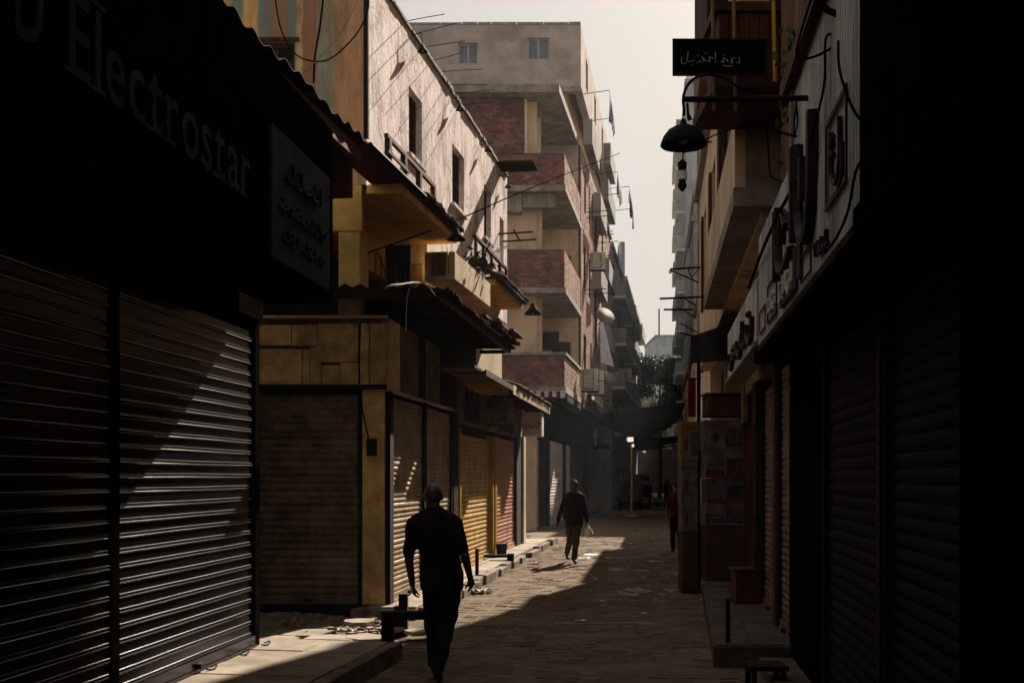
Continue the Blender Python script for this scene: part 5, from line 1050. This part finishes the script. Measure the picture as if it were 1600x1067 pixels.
cable([W(1068, 240, 13), W(1110, 215, 13), W(1150, 200, 13)], .008, 'short wire from the hanging bundle to the right wall')
cable([FK.p(44, .4, 9.8), W(1000, 400, 60), FT.p(27, .1, 9)], .012, 'thin cable spanning the street below the sky gap') if False else None

# ------------------------------------------------------------------ people
def remesh(mb, name, m, parent, vox=.010, sm=4, fold=0):
    me = bpy.data.meshes.new('t'); me.from_pydata(mb.v, [], mb.f); bm = bmesh.new(); bm.from_mesh(me); bmesh.ops.recalc_face_normals(bm, faces=bm.faces); bm.to_mesh(me); bm.free()
    ob = bpy.data.objects.new('t', me); sc.collection.objects.link(ob)
    r = ob.modifiers.new('r', 'REMESH'); r.mode = 'VOXEL'; r.voxel_size = vox; s_ = ob.modifiers.new('s', 'SMOOTH'); s_.iterations = sm; s_.factor = .5
    dg = bpy.context.evaluated_depsgraph_get(); me2 = bpy.data.meshes.new_from_object(ob.evaluated_get(dg)); bpy.data.objects.remove(ob)
    if fold:
        for v, nn_ in [(v, v.normal.copy()) for v in me2.vertices]:
            q = v.co; v.co = q + nn_ * fold * (noise.noise(Vector((q.x * 9, q.y * 9, q.z * 5 + q.x * 6))) + .6 * noise.noise(Vector((q.x * 20, q.y * 20, q.z * 12))))
    for p in me2.polygons: p.use_smooth = True
    me2.name = name; me2.materials.clear(); me2.materials.append(m); o = bpy.data.objects.new(name, me2); link(o, parent); return o
def hand(b, wr, d, side, palmn, curl=.9, s=1.0):
    wr = Vector(wr); d = Vector(d).normalized(); pn = Vector(palmn).normalized(); ac = d.cross(pn).normalized()
    for t_ in (-.028, -.009, .010, .028): b.capsule(wr + ac * t_ * .6 * s, wr + d * .085 * s + ac * t_ * s, .017 * s, .014 * s, 8)
    for i, (t_, L) in enumerate(((-.030, .068), (-.010, .078), (.010, .074), (.030, .058))):
        p = wr + d * .088 * s + ac * t_ * s; dd = d.copy(); 
        for j in range(3):
            dd = (dd + pn * (curl * .45 + .08 * i)).normalized(); L2 = L * (.45, .32, .25)[j] * s; q = p + dd * L2; b.capsule(p, q, (.0105 - .001 * j) * s, (.0098 - .001 * j) * s, 7); p = q
    th = wr + d * .03 * s - ac * .026 * s * side; t1 = th + (d * .6 - ac * side * .7 + pn * .35).normalized() * .045 * s; t2 = t1 + (d * .8 + pn * .6 - ac * side * .1).normalized() * .035 * s
    b.capsule(th, t1, .014 * s, .011 * s, 8); b.capsule(t1, t2, .011 * s, .009 * s, 8)
def person(loc, h, face, J, label, shirt, trouser, skin='skin', vox=.010, hair=None, sleeve='short', build=1.0, head_dir=None, cap=None):
    """J: joints in metres for a 1.75 m figure, x to the figure's left as seen from behind -> world x, y forward (face)"""
    t = thing('person', loc, label, 'person'); s = h / 1.75; L = Vector(loc)
    def T_(p): return (p[0] * s, p[1] * s * face, p[2] * s)
    def C(b, a, c, ra, rb, seg=12): b.capsule(T_(a), T_(c), ra * s, rb * s, seg)
    def E(b, z, cx, cy, rx, ry, k=20): return [T_((cx + rx * math.cos(q * 6.2832 / k), cy + ry * math.sin(q * 6.2832 / k), z)) for q in range(k)]
    tx, ty = J.get('lean', (0, 0)); B = build; hx0 = J.get('hx', 0)
    def torso(b, g, z0=.90, z1=1.50):
        prof = [(.86, .165, .115), (.92, .178, .128), (1.0, .170, .122), (1.08, .162, .115), (1.18, .170, .118), (1.28, .186, .124), (1.34, .192, .122), (1.39, .182, .112), (1.43, .158, .100), (1.47, .120, .088), (1.52, .080, .072)]
        b.rings([E(b, z, hx0 + tx * (z - .9) / .6, ty * (z - .9) / .6, rx * B + g, ry * B + g) for z, rx, ry in prof if z0 - .05 <= z <= z1 + .02])
    body = MB(); torso(body, -.014)
    nk = (hx0 + tx, ty, 1.47); hd = J.get('head', (tx, ty + .03, 1.64)); hx, hy, hz = hd
    C(body, nk, (hx, hy - .015, hz - .06), .068 * B, .062)
    body.ball(T_((hx, hy - .005, hz + .018)), (.083 * s, .098 * s, .098 * s), 16); body.ball(T_((hx, hy + .022, hz - .040)), (.062 * s, .068 * s, .072 * s), 14)
    C(body, (hx, hy + .088, hz + .012), (hx, hy + .108, hz - .018), .010, .014, 8); C(body, (hx - .03, hy + .080, hz + .028), (hx + .03, hy + .080, hz + .028), .010, .010, 8)
    C(body, (hx - .022, hy + .082, hz - .052), (hx + .022, hy + .082, hz - .052), .009, .009, 8)
    for q in (-1, 1): body.ball(T_((hx + q * .084, hy - .004, hz - .002)), (.012 * s, .020 * s, .032 * s), 8)
    tr = MB(); sh = MB(); torso(sh, .014, .90, 1.49)
    sh.rings([E(sh, z, hx0, 0, rx * B, ry * B) for z, rx, ry in ((J.get('hem', .86), .188, .142), (.90, .194, .146), (.96, .188, .142))])
    tr.rings([E(tr, z, hx0, 0, rx * B, ry * B) for z, rx, ry in ((.78, .12, .10), (.83, .172, .130), (.92, .180, .134), (.99, .174, .130))])
    for q, sd in ((-1, 'L'), (1, 'R')):
        for g_ in (sh, body): C(g_, (hx0 + tx + q * .045, ty, 1.475), (J['sh' + sd][0] - q * .02, ty, J['sh' + sd][2] + .022), .044 + (.010 if g_ is sh else 0), .040 + (.016 if g_ is sh else 0))
        sho, el, wr = J['sh' + sd], J['el' + sd], J['wr' + sd]
        C(body, sho, el, .052 * B, .041); C(body, el, wr, .041, .027); dv = (Vector(wr) - Vector(el)).normalized()
        hand(body, T_(wr), T_(dv), q * face, T_(J.get('palm' + sd, (-q * .8, .5, 0))), J.get('curl', .8), s)
        hip, kn, an, toe = J['hip' + sd], J['kn' + sd], J['an' + sd], J['toe' + sd]
        C(body, hip, kn, .085 * B, .056); C(body, kn, an, .054, .036); C(body, an, toe, .036, .026, 8)
        C(tr, hip, kn, .098 * B, .078); C(tr, kn, (Vector(an) + Vector((0, 0, .02))), .078, .060)
        if sleeve == 'short': C(sh, sho, Vector(sho).lerp(Vector(el), .80), .064 * B, .053)
        else: C(sh, sho, el, .062 * B, .052); C(sh, el, Vector(el).lerp(Vector(wr), .88), .056, .042)
        shoe = MB(); ab = Vector(an) - Vector((0, 0, .035)); C(shoe, ab - (Vector(toe) - Vector(an)) * .25, Vector(toe) + Vector((0, 0, -.0)), .042, .036, 10); remesh(shoe, 'shoe', M['shoe'], t, vox * s * 1.1, 2)
    remesh(body, 'body', M[skin], t, vox * s); remesh(sh, 'shirt', M[shirt], t, vox * s * 1.2, 5, .015); remesh(tr, 'trousers', M[trouser], t, vox * s * 1.2, 5, .015)
    if sleeve == 'short': 
        cl = MB(); cl.rings([E(cl, z, hx0 + tx * .95, ty, r * B, r * B * 1.02) for z, r in ((1.455, .096), (1.515, .080), (1.525, .076))]); remesh(cl, 'collar', M[shirt], t, vox * s * 1.2, 1)
    if hair:
        hb = MB(); hb.ball(T_((hx, hy - .018, hz + .040)), (.078 * s, .092 * s, .088 * s), 14); remesh(hb, 'hair', M[hair], t, vox * s, 2)
    if cap:
        hb = MB(); hb.ball(T_((hx, hy - .005, hz + .062)), (.084 * s, .10 * s, .072 * s), 14); remesh(hb, 'cap', M[cap], t, vox * s, 2)
    return t
J1 = dict(hx=.050, lean=(-.065, 0), hem=.80, head=(-.03, .03, 1.615), shL=(-.195, 0, 1.385), elL=(-.232, -.05, 1.06), wrL=(-.212, .06, .84), palmL=(.9, .5, 0), shR=(.165, 0, 1.385), elR=(.258, -.07, 1.10), wrR=(.298, .06, .90), palmR=(-.7, .6, 0), curl=1.15,
    hipL=(-.035, 0, .88), knL=(-.035, .14, .50), anL=(-.012, .08, .13), toeL=(-.02, .24, .06), hipR=(.145, 0, .88), knR=(.098, -.01, .50), anR=(.025, -.18, .13), toeR=(.03, -.04, .04))
t1 = person((-.67, 10.15, 0), 1.76, 1, J1, 'bald man in dark short-sleeved shirt walking away, large in foreground', 'shirt_k', 'trouser_k', vox=.008)
J2 = dict(hem=.78, head=(0, .04, 1.63), shL=(-.172, 0, 1.385), elL=(-.275, -.05, 1.10), wrL=(-.345, .04, .86), palmL=(.8, .4, 0), shR=(.172, 0, 1.385), elR=(.238, .0, 1.10), wrR=(.275, .06, .84), palmR=(-.8, .4, 0),
    hipL=(-.085, 0, .88), knL=(-.085, -.04, .50), anL=(-.135, -.26, .18), toeL=(-.13, -.13, .09), hipR=(.075, 0, .88), knR=(.030, .14, .50), anR=(-.005, .16, .09), toeR=(.01, .31, .035))
t2 = person((1.30, 24.1, 0), 1.74, -1, J2, 'man in open-necked maroon long-sleeved shirt walking towards us with a bag', 'shirt_m', 'trouser_g', vox=.010, sleeve='long', hair='shirt_k')
MB().prism([(1.262, 23.985, 1.455), (1.338, 23.985, 1.455), (1.30, 23.975, 1.34)], (0, .03, 0)).build('undershirt', M['cloth_w'], t2) if False else None
T = thing('carrier_bag', (1.60, 23.98, .55), 'pale plastic carrier bag held by the man in maroon shirt', 'bag')
b = MB(); bx, by, bz = 1.59, 23.99, .54
b.rings([[(bx + rx * math.cos(q * 6.283 / 12) * R.uniform(.9, 1.08), by + ry_ * math.sin(q * 6.283 / 12), bz + z) for q in range(12)] for z, rx, ry_ in ((.0, .03, .03), (.015, .075, .05), (.08, .095, .065), (.15, .08, .055), (.20, .035, .03), (.24, .015, .012))]); b.build('pouch', M['bag'], T, smooth=True)
MB().tube([(bx, by, bz + .23), (bx - .01, by, bz + .31)], .012, 6).build('handle', M['bag'], T)
J3 = dict(head=(0, .04, 1.635), shL=(-.185, 0, 1.375), elL=(-.25, -.06, 1.12), wrL=(-.22, .1, .90), shR=(.185, 0, 1.375), elR=(.25, .0, 1.12), wrR=(.24, .10, .88),
    hipL=(-.085, 0, .90), knL=(-.09, .03, .50), anL=(-.09, -.03, .09), toeL=(-.1, .12, .035), hipR=(.09, 0, .90), knR=(.09, .10, .50), anR=(.09, .08, .09), toeR=(.1, .23, .035))
M['shirt_r'] = mat('dull_red_shirt', (.05, .008, .007), (.03, .006, .005), 6, .9, .3)
person((3.94, 27.6, 0), 1.66, 1, J3, 'person in dull red top standing just left of the carton stacks', 'shirt_r', 'trouser_k', vox=.014, hair='shirt_k')
person((9.15, 68, 0), 1.74, -1, J3, 'far person with pale cap near the loaded handcart', 'shirt_m', 'trouser_k', vox=.022, cap='cloth_w')
person((9.0 - 2.35, 63, 0), 1.7, 1, J2, 'far dim person walking near the small cart', 'shirt_k', 'trouser_g', vox=.022, hair='shirt_k')
# cat
def cat(c):
    t = thing('cat', c, 'small brown cat standing on the pavement beside the yellow shutter', 'cat'); b = MB()
    def C(a, d, ra, rb): b.capsule(a, d, ra, rb, 10)
    C((-.10, .12, .19), (.02, -.02, .195), .052, .052); C((.02, -.02, .20), (.07, -.10, .25), .045, .032)
    b.ball((.085, -.125, .275), (.036, .040, .034), 12); C((.09, -.15, .268), (.095, -.165, .262), .016, .012)
    for q in (-1, 1): C((.085 + q * .02, -.115, .30), (.087 + q * .026, -.112, .328), .011, .003)
    for a, d, m1 in (((.01, -.03, .17), (.03, -.05, .02), (.015, -.03, .09)), ((.05, -.01, .17), (.07, -.02, .02), (.06, .0, .09)), ((-.13, .12, .17), (-.13, .15, .02), (-.15, .17, .09)), ((-.08, .15, .17), (-.07, .17, .02), (-.09, .19, .09))):
        C(a, m1, .030, .016); C(m1, d, .015, .012); C(d, (d[0] + .01, d[1] - .02, .012), .012, .010)
    C((-.12, .17, .20), (-.17, .22, .26), .014, .012); C((-.17, .22, .26), (-.17, .24, .36), .012, .009)
    remesh(b, 'body', M['fur'], t, .006, 2)
cat(FC.p(19.0, -.42, .153))

# ------------------------------------------------------------------ the street behind the camera
t = thing('house', (0, -26, 0), 'plain house closing the alley behind the viewpoint', 'house'); MB().box(Wd(), -12, 12, -34, -25, 0, 9).build('wall', M['beige'], t); MB().box(Wd(), -1, 1, -24.98, -24.9, 0, 3).build('door', M['wood'], t)
t = thing('house', FA.p(0, -1, 5.5), 'dark upper storeys of the left house behind the viewpoint', 'house'); MB().box(FA, -14, 4.0, -7, -.2, 5.52, 8.6).build('wall', M['beige'], t); window(FA, -4, -3, 6.6, 8, -.15, t, M['wood'], M['glass'])
t = thing('canopy', FR.p(-2, 0, 5), 'added unseen canvas roof blocking sky light behind the viewpoint', 'canopy')  # unseen canvas added to keep sky light off the near street
MB().sheet(lambda u, v: (-4.6 + 7.2 * u, -12 + 16 * v, 5.9 - .5 * math.sin(math.pi * u) + .1 * math.sin(v * 30)), 12, 20, th=(0, 0, .03)).build('canvas', M['cloth_d'], t)
for i in range(4): MB().tube([(-4.4, -12 + 4 * i, 5.85), (2.4, -12 + 4 * i, 5.85)], .04, 6).build('pole', M['wood'], t)

# ------------------------------------------------------------------ haze
hz = MB().box(Wd(), -700, 700, -700, 700, -1.7, 36); hm = bpy.data.materials.new('haze'); hm.use_nodes = True; hn = hm.node_tree; hn.nodes.clear()
out = hn.nodes.new('ShaderNodeOutputMaterial'); pvn = hn.nodes.new('ShaderNodeVolumePrincipled'); pvn.inputs['Density'].default_value = .00045; pvn.inputs['Color'].default_value = (.72, .86, 1.0, 1); pvn.inputs['Anisotropy'].default_value = .2
hn.links.new(pvn.outputs[0], out.inputs['Volume']); ho = hz.build('haze', hm); tag(ho, kind='stuff')
